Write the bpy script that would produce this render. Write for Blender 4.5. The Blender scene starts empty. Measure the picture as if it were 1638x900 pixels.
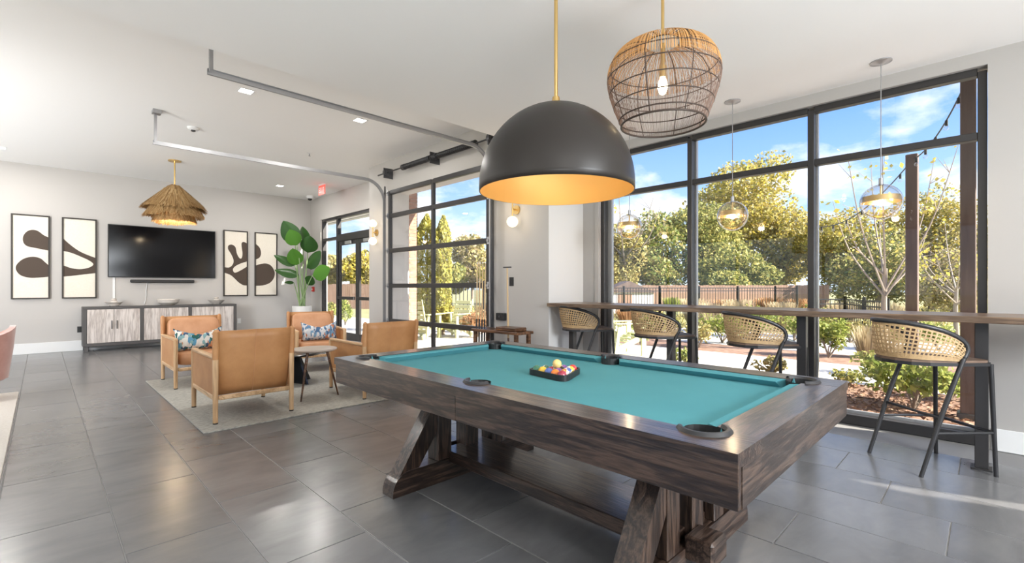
import bpy, bmesh, math, random
import numpy as np
from mathutils import Vector, Matrix
R = math.radians
PI = math.pi
random.seed(7)
rng = np.random.default_rng(11)
scene = bpy.context.scene
COL = scene.collection

# ------------------------------------------------------------------ camera
CAM_H = 1.265
AZ = math.atan2(753, 757)
cam_d = bpy.data.cameras.new('camera')
cam_d.sensor_width = 36
cam_d.lens = 757 / 1638 * 36
cam_d.shift_y = 9 / 1638
cam_d.clip_end = 400
cam = bpy.data.objects.new('camera', cam_d)
COL.objects.link(cam)
cam.location = (0, 0, CAM_H)
cam.rotation_euler = (R(90), 0, -AZ)
scene.camera = cam

# ------------------------------------------------------------------ light and exposure
scene.view_settings.view_transform = 'Standard'
scene.view_settings.look = 'None'
scene.view_settings.gamma = 1
scene.view_settings.use_curve_mapping = False
scene.view_settings.exposure = 0.35
SKY_STRENGTH = 1.2
SUN_STRENGTH = 15.0

def make_world():
    w = bpy.data.worlds.new('sky'); scene.world = w; w.use_nodes = True
    nt = w.node_tree; N = nt.nodes; L = nt.links; N.clear()
    out = N.new('ShaderNodeOutputWorld'); bg = N.new('ShaderNodeBackground')
    tc = N.new('ShaderNodeTexCoord'); sep = N.new('ShaderNodeSeparateXYZ')
    L.new(tc.outputs['Generated'], sep.inputs[0])
    ramp = N.new('ShaderNodeValToRGB'); e = ramp.color_ramp.elements
    e[0].position = 0.0; e[0].color = (.66, .82, .98, 1)
    e[1].position = .65; e[1].color = (.07, .23, .72, 1)
    m = e.new(.16); m.color = (.36, .58, .96, 1)
    m = e.new(.34); m.color = (.14, .34, .86, 1)
    L.new(sep.outputs['Z'], ramp.inputs[0])
    # clouds lie on a flat layer: divide the direction by its height
    den = N.new('ShaderNodeMath'); den.operation = 'ADD'; den.inputs[1].default_value = .28
    L.new(sep.outputs['Z'], den.inputs[0])
    dx = N.new('ShaderNodeMath'); dx.operation = 'DIVIDE'
    dy = N.new('ShaderNodeMath'); dy.operation = 'DIVIDE'
    L.new(sep.outputs['X'], dx.inputs[0]); L.new(den.outputs[0], dx.inputs[1])
    L.new(sep.outputs['Y'], dy.inputs[0]); L.new(den.outputs[0], dy.inputs[1])
    cmb = N.new('ShaderNodeCombineXYZ')
    L.new(dx.outputs[0], cmb.inputs[0]); L.new(dy.outputs[0], cmb.inputs[1])
    cmb.inputs[2].default_value = 3.7
    nz = N.new('ShaderNodeTexNoise'); nz.inputs['Scale'].default_value = 2.3
    nz.inputs['Detail'].default_value = 7; nz.inputs['Roughness'].default_value = .56
    L.new(cmb.outputs[0], nz.inputs['Vector'])
    cr = N.new('ShaderNodeValToRGB'); c = cr.color_ramp.elements
    c[0].position = .47; c[0].color = (0, 0, 0, 1); c[1].position = .63; c[1].color = (1, 1, 1, 1)
    L.new(nz.outputs['Fac'], cr.inputs[0])
    mix = N.new('ShaderNodeMix'); mix.data_type = 'RGBA'
    L.new(cr.outputs[0], mix.inputs['Factor']); L.new(ramp.outputs[0], mix.inputs['A'])
    mix.inputs['B'].default_value = (.93, .95, .98, 1)
    L.new(mix.outputs['Result'], bg.inputs['Color'])
    bg.inputs['Strength'].default_value = SKY_STRENGTH
    L.new(bg.outputs[0], out.inputs[0])
make_world()

sun_d = bpy.data.lights.new('sun', 'SUN'); sun_d.energy = SUN_STRENGTH; sun_d.angle = R(.6)
sun_d.color = (1, .93, .82)
sun = bpy.data.objects.new('sun', sun_d); COL.objects.link(sun)
SUN_EL = R(30)
_sd = Vector((-.326 * math.cos(SUN_EL), .945 * math.cos(SUN_EL), -math.sin(SUN_EL)))
sun.rotation_euler = _sd.to_track_quat('-Z', 'Y').to_euler()

def area(name, loc, rot, sx, sy, power, color=(1, 1, 1), spread=180):
    d = bpy.data.lights.new(name, 'AREA'); d.shape = 'RECTANGLE'; d.size = sx; d.size_y = sy
    d.energy = power; d.color = color; d.spread = R(spread)
    o = bpy.data.objects.new(name, d); COL.objects.link(o)
    o.location = loc; o.rotation_euler = rot
    return o
def portal(name, loc, rot, sx, sy):
    o = area(name, loc, rot, sx, sy, 1.0); o.data.cycles.is_portal = True
    return o
# added fill lights out of view: five facing the ceiling, two facing the room
FILL = (.97, .985, 1)
for x, y, p in ((-1.2, -2.0, 175), (2.0, -3.0, 160), (-3.2, 2.4, 45), (-3.0, 7.2, 48), (-2.8, 10.6, 75)):
    area('fill_up', (x, y, .5), (R(180), 0, 0), 2.2, 2.2, p, FILL)
area('fill_side', (-3.4, 6.4, 2.0), (R(88), 0, R(-42)), 1.8, 1.4, 88, FILL, 120)  # added fill aimed at the television wall
area('fill_side', (1.9, -4.6, 2.3), (R(62), 0, R(-8)), 2.0, 1.4, 150, (.90, .95, 1), 110)  # added bluish fill for the table end and right floor
# daylight portals in the window openings
portal('window_portal', (5.38, 1.8, 1.5), (0, R(90), 0), 3.0, 3.6)
portal('window_portal', (4.70, 6.3, 1.5), (0, R(90), 0), 3.0, 2.7)
portal('window_portal', (5.3, 10.7, 1.5), (0, R(90), 0), 3.0, 2.9)
portal('window_portal', (-6.15, 3.5, 1.6), (0, R(-90), 0), 2.6, 15.0)

# ------------------------------------------------------------------ photo measurement -> place
def at_depth(u, d, z=0.0):
    r = (u - 819) / 757 * d
    return Vector((d * math.sin(AZ) + r * math.cos(AZ), d * math.cos(AZ) - r * math.sin(AZ), z))
def ground_at(u, v, z=0.0):
    return at_depth(u, 757 * (CAM_H - z) / (v - 459), z)
def height_at(v, d):
    return CAM_H + (459 - v) / 757 * d

# ------------------------------------------------------------------ materials
MATS = {}
def new_mat(name):
    m = bpy.data.materials.new(name); m.use_nodes = True
    nt = m.node_tree; b = nt.nodes['Principled BSDF']
    MATS[name] = m
    return m, nt, b
def mat(name, col, rough=.5, metal=0., spec=.5, var=None, bump=None, emis=None, coat=0, sheen=0):
    """var = (second colour, noise scale, stretch xyz), bump = (scale, strength)"""
    m, nt, b = new_mat(name); N = nt.nodes; L = nt.links
    b.inputs['Base Color'].default_value = (*col, 1); b.inputs['Roughness'].default_value = rough
    b.inputs['Metallic'].default_value = metal; b.inputs['Specular IOR Level'].default_value = spec
    b.inputs['Coat Weight'].default_value = coat
    b.inputs['Sheen Weight'].default_value = sheen
    if emis:
        b.inputs['Emission Color'].default_value = (*emis[0], 1); b.inputs['Emission Strength'].default_value = emis[1]
    if var or bump:
        tc = N.new('ShaderNodeTexCoord')
    if var:
        c2, sc, st = var
        mp = N.new('ShaderNodeMapping'); mp.inputs['Scale'].default_value = st
        L.new(tc.outputs['Object'], mp.inputs[0])
        nz = N.new('ShaderNodeTexNoise'); nz.inputs['Scale'].default_value = sc; nz.inputs['Detail'].default_value = 5
        nz.inputs['Roughness'].default_value = .6
        L.new(mp.outputs[0], nz.inputs['Vector'])
        rp = N.new('ShaderNodeValToRGB'); e = rp.color_ramp.elements
        e[0].position = .32; e[0].color = (*col, 1); e[1].position = .68; e[1].color = (*c2, 1)
        L.new(nz.outputs['Fac'], rp.inputs[0]); L.new(rp.outputs[0], b.inputs['Base Color'])
    if bump:
        n2 = N.new('ShaderNodeTexNoise'); n2.inputs['Scale'].default_value = bump[0]; n2.inputs['Detail'].default_value = 4
        L.new(tc.outputs['Object'], n2.inputs['Vector'])
        bp = N.new('ShaderNodeBump'); bp.inputs['Strength'].default_value = bump[1]; bp.inputs['Distance'].default_value = .01
        L.new(n2.outputs['Fac'], bp.inputs['Height']); L.new(bp.outputs[0], b.inputs['Normal'])
    return m
def wood(name, dark, mid, light, axis, rough=.4, freq=1.0, spec=.5, coat=0.):
    """grain runs along axis (0, 1, 2)"""
    m, nt, b = new_mat(name); N = nt.nodes; L = nt.links
    tc = N.new('ShaderNodeTexCoord'); oi = N.new('ShaderNodeObjectInfo')
    add = N.new('ShaderNodeVectorMath'); add.operation = 'MULTIPLY_ADD'
    L.new(oi.outputs['Random'], add.inputs[0]); add.inputs[1].default_value = (7, 11, 13)
    L.new(tc.outputs['Object'], add.inputs[2])
    mp = N.new('ShaderNodeMapping'); s = [9 * freq] * 3; s[axis] = .8 * freq
    mp.inputs['Scale'].default_value = s; L.new(add.outputs[0], mp.inputs[0])
    n1 = N.new('ShaderNodeTexNoise'); n1.inputs['Scale'].default_value = 1.2; n1.inputs['Detail'].default_value = 3
    n1.inputs['Distortion'].default_value = .6
    L.new(mp.outputs[0], n1.inputs['Vector'])
    mul = N.new('ShaderNodeMath'); mul.operation = 'MULTIPLY'; mul.inputs[1].default_value = 22
    L.new(n1.outputs['Fac'], mul.inputs[0])
    sn = N.new('ShaderNodeMath'); sn.operation = 'SINE'; L.new(mul.outputs[0], sn.inputs[0])
    n2 = N.new('ShaderNodeTexNoise'); n2.inputs['Scale'].default_value = 9; n2.inputs['Detail'].default_value = 5
    L.new(mp.outputs[0], n2.inputs['Vector'])
    mix = N.new('ShaderNodeMath'); mix.operation = 'MULTIPLY_ADD'; mix.inputs[1].default_value = .22
    L.new(sn.outputs[0], mix.inputs[0]); L.new(n2.outputs['Fac'], mix.inputs[2])
    rp = N.new('ShaderNodeValToRGB'); e = rp.color_ramp.elements
    e[0].position = .22; e[0].color = (*dark, 1); e[1].position = .8; e[1].color = (*light, 1)
    k = e.new(.5); k.color = (*mid, 1)
    L.new(mix.outputs[0], rp.inputs[0]); L.new(rp.outputs[0], b.inputs['Base Color'])
    b.inputs['Roughness'].default_value = rough; b.inputs['Specular IOR Level'].default_value = spec
    b.inputs['Coat Weight'].default_value = coat; b.inputs['Coat Roughness'].default_value = .16
    bp = N.new('ShaderNodeBump'); bp.inputs['Strength'].default_value = .25; bp.inputs['Distance'].default_value = .004
    L.new(mix.outputs[0], bp.inputs['Height']); L.new(bp.outputs[0], b.inputs['Normal'])
    return m
def leaf_mat(name, cols, trans=.35, rough=.5):
    """every leaf (mesh island) takes its own colour out of cols"""
    m = bpy.data.materials.new(name); m.use_nodes = True; MATS[name] = m
    nt = m.node_tree; N = nt.nodes; L = nt.links; N.clear()
    out = N.new('ShaderNodeOutputMaterial'); ge = N.new('ShaderNodeNewGeometry')
    rp = N.new('ShaderNodeValToRGB'); e = rp.color_ramp.elements
    e[0].position = 0; e[0].color = (*cols[0], 1); e[1].position = 1; e[1].color = (*cols[-1], 1)
    for i, c in enumerate(cols[1:-1]):
        k = e.new((i + 1) / (len(cols) - 1)); k.color = (*c, 1)
    L.new(ge.outputs['Random Per Island'], rp.inputs[0])
    df = N.new('ShaderNodeBsdfPrincipled'); df.inputs['Roughness'].default_value = rough
    df.inputs['Specular IOR Level'].default_value = .3
    tr = N.new('ShaderNodeBsdfTranslucent'); mx = N.new('ShaderNodeMixShader'); mx.inputs[0].default_value = trans
    L.new(rp.outputs[0], df.inputs['Base Color']); L.new(rp.outputs[0], tr.inputs['Color'])
    L.new(df.outputs[0], mx.inputs[1]); L.new(tr.outputs[0], mx.inputs[2]); L.new(mx.outputs[0], out.inputs[0])
    return m
def glass_mat(name, refl=.06, tint=(1, 1, 1), rough=0.):
    m = bpy.data.materials.new(name); m.use_nodes = True; MATS[name] = m
    nt = m.node_tree; N = nt.nodes; L = nt.links; N.clear()
    out = N.new('ShaderNodeOutputMaterial'); t = N.new('ShaderNodeBsdfTransparent'); t.inputs[0].default_value = (*tint, 1)
    g = N.new('ShaderNodeBsdfGlossy'); g.inputs['Roughness'].default_value = rough
    lw = N.new('ShaderNodeLayerWeight'); lw.inputs[0].default_value = .25
    ma = N.new('ShaderNodeMath'); ma.operation = 'MULTIPLY'; ma.inputs[1].default_value = refl * 4
    mi = N.new('ShaderNodeMath'); mi.operation = 'ADD'; mi.inputs[1].default_value = refl * .3
    L.new(lw.outputs['Facing'], ma.inputs[0]); L.new(ma.outputs[0], mi.inputs[0])
    mx = N.new('ShaderNodeMixShader')
    L.new(mi.outputs[0], mx.inputs[0]); L.new(t.outputs[0], mx.inputs[1]); L.new(g.outputs[0], mx.inputs[2])
    L.new(mx.outputs[0], out.inputs[0])
    return m

def tile_material():
    m, nt, b = new_mat('floor_tile'); N = nt.nodes; L = nt.links
    tc = N.new('ShaderNodeTexCoord'); oi = N.new('ShaderNodeObjectInfo')
    add = N.new('ShaderNodeVectorMath'); add.operation = 'MULTIPLY_ADD'
    L.new(oi.outputs['Random'], add.inputs[0]); add.inputs[1].default_value = (31, 17, 5)
    L.new(tc.outputs['Object'], add.inputs[2])
    mp = N.new('ShaderNodeMapping'); mp.inputs['Scale'].default_value = (1, 2.2, 1); L.new(add.outputs[0], mp.inputs[0])
    nz = N.new('ShaderNodeTexNoise'); nz.inputs['Scale'].default_value = 2.2; nz.inputs['Detail'].default_value = 4
    nz.inputs['Roughness'].default_value = .62; nz.inputs['Distortion'].default_value = .5
    L.new(mp.outputs[0], nz.inputs['Vector'])
    rp = N.new('ShaderNodeValToRGB'); e = rp.color_ramp.elements
    e[0].position = .3; e[0].color = (.122, .122, .126, 1); e[1].position = .75; e[1].color = (.172, .171, .173, 1)
    L.new(nz.outputs['Fac'], rp.inputs[0])
    hs = N.new('ShaderNodeHueSaturation'); L.new(rp.outputs[0], hs.inputs['Color'])
    mr = N.new('ShaderNodeMapRange'); mr.inputs['To Min'].default_value = .86; mr.inputs['To Max'].default_value = 1.14
    L.new(oi.outputs['Random'], mr.inputs[0]); L.new(mr.outputs[0], hs.inputs['Value'])
    L.new(hs.outputs[0], b.inputs['Base Color'])
    r2 = N.new('ShaderNodeMapRange'); r2.inputs['To Min'].default_value = .19; r2.inputs['To Max'].default_value = .30
    L.new(nz.outputs['Fac'], r2.inputs[0]); L.new(r2.outputs[0], b.inputs['Roughness'])
    b.inputs['Specular IOR Level'].default_value = 1.0
tile_material()

mat('grout', (.27, .265, .26), .8)
mat('wall_paint', (.53, .505, .48), .85, bump=(60, .02))
mat('wall_white', (.44, .42, .40), .8)
mat('return_lit', (.70, .69, .675), .8)  # paler than the wall paint: window light painted into the pier side
mat('ceiling_paint', (.87, .86, .845), .9)
mat('baseboard_white', (.78, .78, .77), .5)
mat('black_metal', (.022, .022, .024), .38, spec=.5)
mat('frame_metal', (.028, .026, .026), .42)
mat('frame_alu', (.42, .42, .42), .4, metal=.6)
mat('steel', (.42, .42, .43), .42, metal=.85)
mat('dark_steel', (.10, .10, .105), .45, metal=.7)
mat('brass', (.72, .50, .20), .3, metal=1)
mat('gold_inner', (.72, .47, .17), .5, metal=.4)
mat('dome_black', (.022, .018, .015), .38, spec=.4)
mat('white_plastic', (.82, .82, .81), .4)
mat('black_plastic', (.02, .02, .02), .45)
mat('light_panel', (1, 1, 1), .5, emis=((1, .97, .92), 6))
mat('globe_glow', (1, .95, .85), .3, emis=((1, .84, .58), 1.0))
mat('bulb_glow', (1, .9, .7), .3, emis=((1, .78, .45), 12))
mat('felt', (.080, .262, .298), .9, spec=.05, var=((.087, .28, .315), 3, (1, 1, 1)), bump=(400, .05))
wood('table_wood_y', (.014, .008, .006), (.038, .022, .015), (.085, .052, .036), 1, rough=.3, freq=2.0, coat=.5)
wood('table_wood_x', (.015, .009, .007), (.045, .027, .019), (.10, .064, .046), 0, rough=.3, freq=2.0, coat=.5)
wood('table_wood_z', (.014, .008, .006), (.042, .024, .016), (.09, .055, .038), 2, rough=.34, freq=2.0, coat=.3)
wood('oak_z', (.46, .28, .14), (.60, .39, .21), (.70, .48, .28), 2, rough=.45, freq=.8)
wood('oak_y', (.46, .28, .14), (.60, .39, .21), (.70, .48, .28), 1, rough=.45, freq=.8)
wood('counter_wood', (.10, .062, .038), (.17, .11, .07), (.26, .175, .11), 1, rough=.3)
wood('grey_wood', (.42, .365, .335), (.60, .54, .50), (.72, .66, .62), 2, rough=.6, freq=1.2)
wood('walnut', (.05, .022, .010), (.12, .055, .027), (.20, .10, .05), 1, rough=.35)
mat('leather', (.43, .20, .075), .48, var=((.53, .27, .11), 5, (1, 1, 1)), bump=(120, .12))
mat('leather_light', (.50, .235, .105), .46, var=((.60, .31, .16), 5, (1, 1, 1)), bump=(120, .12))
mat('rug_weave', (.25, .245, .215), .95, var=((.52, .50, .445), 30, (1, 4, 1)), bump=(260, .6))
mat('rug_cream', (.60, .55, .49), .95, var=((.70, .66, .60), 60, (1, 1, 1)), bump=(220, .6))
mat('pink_velvet', (.42, .20, .16), .7, var=((.50, .26, .21), 8, (1, 1, 1)), sheen=.5)
mat('seat_brown', (.15, .095, .065), .55, var=((.19, .125, .085), 20, (1, 1, 1)))
mat('cane', (.38, .245, .115), .55, var=((.50, .34, .17), 30, (1, 1, 1)))
mat('pot_white', (.72, .71, .69), .4)
mat('soil', (.05, .035, .025), .9)
mat('canvas', (.78, .71, .60), .8, var=((.82, .76, .67), 40, (1, 1, 1)))
mat('art_dark', (.075, .052, .038), .75)
mat('art_frame', (.035, .028, .022), .45)
mat('tv_screen', (.005, .005, .006), .12, spec=.22)
mat('ceramic', (.55, .50, .45), .45, var=((.68, .63, .58), 14, (1, 1, 4)))
mat('exit_red', (.75, .06, .04), .4, emis=((1, .08, .05), .9))
mat('alarm_red', (.55, .03, .02), .4)
mat('straw', (.46, .28, .12), .75, var=((.62, .42, .21), 20, (1, 1, .3)))
mat('wicker_wire', (.055, .036, .026), .55)
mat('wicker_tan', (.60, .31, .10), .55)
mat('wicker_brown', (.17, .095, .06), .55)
mat('cue_wood', (.62, .43, .22), .35)
glass_mat('window_glass', .05)
glass_mat('globe_glass', .22)
mat('coffee_black', (.012, .013, .014), .25)
mat('tabletop_grey', (.33, .27, .23), .3, var=((.42, .35, .30), 6, (1, 1, 1)))
mat('concrete', (.60, .575, .52), .85, var=((.70, .67, .61), 3, (1, 1, 1)), bump=(30, .1))
mat('lawn', (.24, .25, .10), .95, var=((.36, .33, .16), 1.6, (1, 1, 1)), bump=(8, .5))
mat('mulch', (.20, .11, .07), .95, var=((.36, .23, .16), 9, (1, 1, 1)), bump=(25, .9))
leaf_mat('mulch_chip', [(.10, .05, .03), (.28, .16, .10), (.45, .31, .21), (.20, .10, .06)], .05, .9)
mat('brick', (.30, .15, .10), .85, var=((.42, .24, .16), 9, (1, 1, 1)))
mat('mortar', (.42, .39, .36), .9)
mat('stucco', (.70, .68, .66), .9)
mat('post_wood', (.10, .068, .055), .7, var=((.17, .12, .10), 4, (3, 3, .4)))
mat('fence_wood', (.26, .16, .115), .85, var=((.34, .22, .16), 2, (3, 3, .3)))
mat('yellow_slat', (.52, .54, .30), .5)
mat('bark', (.22, .17, .13), .9, var=((.34, .28, .22), 10, (1, 1, .3)))
mat('bark_pale', (.30, .25, .20), .85)
leaf_mat('leaf_green', [(0.116, 0.161, 0.0481), (0.233, 0.291, 0.077), (0.396, 0.423, 0.134)])
leaf_mat('leaf_mid', [(0.146, 0.18, 0.0526), (0.308, 0.316, 0.09), (0.537, 0.466, 0.15)])
leaf_mat('leaf_yellow', [(0.278, 0.278, 0.0605), (0.506, 0.436, 0.077), (0.708, 0.557, 0.11), (0.354, 0.327, 0.088)])
leaf_mat('leaf_olive', [(0.212, 0.21, 0.0757), (0.406, 0.36, 0.131), (0.617, 0.496, 0.207)])
leaf_mat('leaf_rust', [(.25, .12, .05), (.42, .23, .10), (.52, .33, .18)])
leaf_mat('leaf_tan', [(.33, .26, .15), (.48, .39, .24), (.55, .48, .32)])
leaf_mat('leaf_lime', [(.17, .23, .05), (.30, .35, .08), (.42, .43, .13)], .4)
leaf_mat('arborvitae', [(0.242, 0.264, 0.055), (0.462, 0.44, 0.099), (0.605, 0.528, 0.143)])
leaf_mat('straw_fringe', [(.30, .17, .065), (.50, .31, .13), (.66, .46, .23), (.42, .25, .10)], .25, .7)
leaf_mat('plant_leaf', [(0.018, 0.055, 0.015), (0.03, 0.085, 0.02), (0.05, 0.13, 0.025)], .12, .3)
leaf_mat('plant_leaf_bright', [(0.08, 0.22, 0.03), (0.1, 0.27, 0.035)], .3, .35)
mat('plant_stem', (.25, .36, .16), .5)

# ------------------------------------------------------------------ mesh helpers
class MB:
    def __init__(s): s.v = []; s.f = []
    def add(s, vs, fs, M=None):
        n = len(s.v)
        s.v += [tuple(M @ Vector(p)) for p in vs] if M is not None else [tuple(p) for p in vs]
        s.f += [tuple(i + n for i in f) for f in fs]
        return s
    def box(s, c, size, ch=0.0, M=None):
        hx, hy, hz = size[0] / 2, size[1] / 2, size[2] / 2
        cx, cy, cz = c
        if ch <= 0:
            vs = [(cx + sx * hx, cy + sy * hy, cz + sz * hz) for sx in (-1, 1) for sy in (-1, 1) for sz in (-1, 1)]
            fs = [(0, 1, 3, 2), (4, 6, 7, 5), (0, 4, 5, 1), (2, 3, 7, 6), (0, 2, 6, 4), (1, 5, 7, 3)]
            return s.add(vs, fs, M)
        ch = min(ch, hx * .49, hy * .49, hz * .49)
        vs = []; idx = {}
        for sx in (-1, 1):
            for sy in (-1, 1):
                for sz in (-1, 1):
                    for ax in range(3):
                        p = [sx * (hx - ch), sy * (hy - ch), sz * (hz - ch)]
                        p[ax] = (sx * hx, sy * hy, sz * hz)[ax]
                        idx[(sx, sy, sz, ax)] = len(vs); vs.append((cx + p[0], cy + p[1], cz + p[2]))
        I = lambda a, b, c_, ax: idx[(a, b, c_, ax)]
        fs = []
        for q in (-1, 1):
            fs.append([I(q, a, b, 0) for a, b in ((-1, -1), (1, -1), (1, 1), (-1, 1))][::q])
            fs.append([I(a, q, b, 1) for a, b in ((-1, -1), (-1, 1), (1, 1), (1, -1))][::q])
            fs.append([I(a, b, q, 2) for a, b in ((-1, -1), (1, -1), (1, 1), (-1, 1))][::q])
        for a in (-1, 1):
            for b in (-1, 1):
                fs.append((I(a, b, -1, 0), I(a, b, 1, 0), I(a, b, 1, 1), I(a, b, -1, 1)))
                fs.append((I(a, -1, b, 0), I(a, 1, b, 0), I(a, 1, b, 2), I(a, -1, b, 2)))
                fs.append((I(-1, a, b, 1), I(1, a, b, 1), I(1, a, b, 2), I(-1, a, b, 2)))
                for c_ in (-1, 1):
                    fs.append((I(a, b, c_, 0), I(a, b, c_, 1), I(a, b, c_, 2)))
        return s.add(vs, fs, M)
    def bar(s, p0, p1, w, h, ch=0.0, up=(0, 0, 1)):
        """rectangular bar between two points; w sideways, h along up"""
        p0 = Vector(p0); p1 = Vector(p1); d = p1 - p0; l = d.length; y = d.normalized()
        x = y.cross(Vector(up))
        if x.length < 1e-4: x = y.cross(Vector((1, 0, 0)))
        x.normalize(); z = x.cross(y)
        M = Matrix((x, y, z)).transposed().to_4x4(); M.translation = (p0 + p1) / 2
        return s.box((0, 0, 0), (w, l, h), ch, M)
    def tube(s, path, r, seg=8, closed=False, cap=True):
        P = [Vector(p) for p in path]; n = len(P)
        rr = r if isinstance(r, (list, tuple)) else [r] * n
        T = []
        for i in range(n):
            a = P[(i - 1) % n] if (closed or i > 0) else P[0]
            b = P[(i + 1) % n] if (closed or i < n - 1) else P[-1]
            T.append((b - a).normalized())
        u = T[0].orthogonal().normalized(); vs = []
        for i in range(n):
            if i > 0:
                ax = T[i - 1].cross(T[i])
                if ax.length > 1e-7:
                    u = Matrix.Rotation(T[i - 1].angle(T[i]), 3, ax.normalized()) @ u
            u = (u - T[i] * u.dot(T[i])).normalized(); w = T[i].cross(u)
            for k in range(seg):
                a = 2 * PI * k / seg
                vs.append(P[i] + (u * math.cos(a) + w * math.sin(a)) * rr[i])
        fs = []
        m = n if closed else n - 1
        for i in range(m):
            j = (i + 1) % n
            for k in range(seg):
                k2 = (k + 1) % seg
                fs.append((i * seg + k, i * seg + k2, j * seg + k2, j * seg + k))
        if cap and not closed:
            fs.append(tuple(range(seg))[::-1]); fs.append(tuple((n - 1) * seg + k for k in range(seg)))
        return s.add(vs, fs)
    def cyl(s, p0, p1, r0, r1=None, seg=12):
        return s.tube([p0, p1], [r0, r0 if r1 is None else r1], seg)
    def lathe(s, prof, c=(0, 0, 0), seg=24, M=None, close=False):
        vs = []; fs = []; n = len(prof)
        for k in range(seg):
            a = 2 * PI * k / seg
            for r, z in prof: vs.append((c[0] + r * math.cos(a), c[1] + r * math.sin(a), c[2] + z))
        for k in range(seg):
            k2 = (k + 1) % seg
            for i in range(n - 1 if not close else n):
                i2 = (i + 1) % n
                fs.append((k * n + i, k2 * n + i, k2 * n + i2, k * n + i2))
        if not close:
            if prof[0][0] > 1e-5: fs.append(tuple(k * n for k in range(seg))[::-1]) if s.capl else None
            if prof[-1][0] > 1e-5: fs.append(tuple(k * n + n - 1 for k in range(seg))) if s.capl else None
        return s.add(vs, fs, M)
    capl = True
    def sphere(s, c, r, seg=16, sz=1.0):
        n = seg // 2
        prof = [(max(1e-6, r * math.sin(PI * i / n)), -r * sz * math.cos(PI * i / n)) for i in range(n + 1)]
        old = s.capl; s.capl = False; s.lathe(prof, c, seg); s.capl = old
        return s
    def prism(s, poly, z0, z1, M=None):
        n = len(poly)
        vs = [(p[0], p[1], z0) for p in poly] + [(p[0], p[1], z1) for p in poly]
        fs = [tuple(range(n))[::-1], tuple(range(n, 2 * n))]
        fs += [(i, (i + 1) % n, n + (i + 1) % n, n + i) for i in range(n)]
        return s.add(vs, fs, M)
    def cushion(s, c, size, e=.35, seg=20, M=None):
        """soft rounded box (superellipsoid)"""
        a, b, h = size[0] / 2, size[1] / 2, size[2] / 2
        sg = lambda x, p: math.copysign(abs(x) ** p, x)
        vs = []; n = seg // 2
        for i in range(n + 1):
            ph = -PI / 2 + PI * i / n
            for k in range(seg * 2):
                th = 2 * PI * k / (seg * 2)
                vs.append((c[0] + a * sg(math.cos(ph), e) * sg(math.cos(th), e),
                           c[1] + b * sg(math.cos(ph), e) * sg(math.sin(th), e), c[2] + h * sg(math.sin(ph), e)))
        w = seg * 2; fs = []
        for i in range(n):
            for k in range(w):
                fs.append((i * w + k, i * w + (k + 1) % w, (i + 1) * w + (k + 1) % w, (i + 1) * w + k))
        return s.add(vs, fs, M)
    def mesh(s, name, m, smooth=False):
        me = bpy.data.meshes.new(name); me.from_pydata(s.v, [], s.f); me.update()
        bm = bmesh.new(); bm.from_mesh(me)
        bmesh.ops.remove_doubles(bm, verts=bm.verts, dist=1e-6)
        bmesh.ops.recalc_face_normals(bm, faces=bm.faces)
        bm.to_mesh(me); bm.free()
        me.materials.append(MATS[m])
        if smooth:
            me.polygons.foreach_set('use_smooth', [True] * len(me.polygons))
            if smooth != 'all': me.set_sharp_from_angle(angle=R(38))
        return me
    def build(s, name, m, parent=None, smooth=False, loc=None, world=False):
        if world and parent is not None:
            o = parent.location; s.v = [(a - o[0], b - o[1], c - o[2]) for a, b, c in s.v]
        return obj(name, s.mesh(name, m, smooth), parent, loc)
def obj(name, me, parent=None, loc=None):
    o = bpy.data.objects.new(name, me); COL.objects.link(o)
    if parent: o.parent = parent
    if loc: o.location = loc
    return o
def tag(o, label=None, cat=None, group=None, kind=None):
    if label: o['label'] = label
    if cat: o['category'] = cat
    if group: o['group'] = group
    if kind: o['kind'] = kind
    return o
def thing(name, label, cat, loc=(0, 0, 0), rz=0, group=None, kind=None):
    o = bpy.data.objects.new(name, None); COL.objects.link(o)
    o.empty_display_size = .1
    o.location = loc; o.rotation_euler = (0, 0, rz)
    return tag(o, label, cat, group, kind)
def struct(o, label, cat): return tag(o, label, cat, kind='structure')
def copy_thing(root, loc, rz, label, group=None):
    def cp(o, par):
        c = o.copy(); COL.objects.link(c); c.parent = par
        for ch in [x for x in ALLCH.get(o.name, [])]: cp(ch, c)
        return c
    ALLCH = {}
    for x in COL.objects:
        if x.parent: ALLCH.setdefault(x.parent.name, []).append(x)
    r = cp(root, None); r.location = loc; r.rotation_euler = (0, 0, rz); r['label'] = label
    if group: r['group'] = group
    return r
def catmull(pts, n=6, closed=True):
    out = []; N = len(pts)
    for i in range(N if closed else N - 1):
        g = (lambda k: pts[k % N]) if closed else (lambda k: pts[max(0, min(N - 1, k))])
        p0, p1, p2, p3 = map(Vector, (g(i - 1), g(i), g(i + 1), g(i + 2)))
        for k in range(n):
            t = k / n
            out.append(tuple(.5 * ((2 * p1) + (p2 - p0) * t + (2 * p0 - 5 * p1 + 4 * p2 - p3) * t * t + (3 * p1 - p0 - 3 * p2 + p3) * t ** 3)))
    if not closed: out.append(tuple(pts[-1]))
    return out
def quads_mesh(name, V, m):
    """V: (n, 4, 3) array of quads"""
    n = len(V); me = bpy.data.meshes.new(name)
    me.vertices.add(n * 4); me.vertices.foreach_set('co', V.reshape(-1).astype(np.float32))
    me.loops.add(n * 4); me.loops.foreach_set('vertex_index', np.arange(n * 4, dtype=np.int32))
    me.polygons.add(n); me.polygons.foreach_set('loop_start', np.arange(n, dtype=np.int32) * 4)
    me.polygons.foreach_set('loop_total', np.full(n, 4, dtype=np.int32))
    me.update(calc_edges=True); me.materials.append(MATS[m])
    return me
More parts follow.
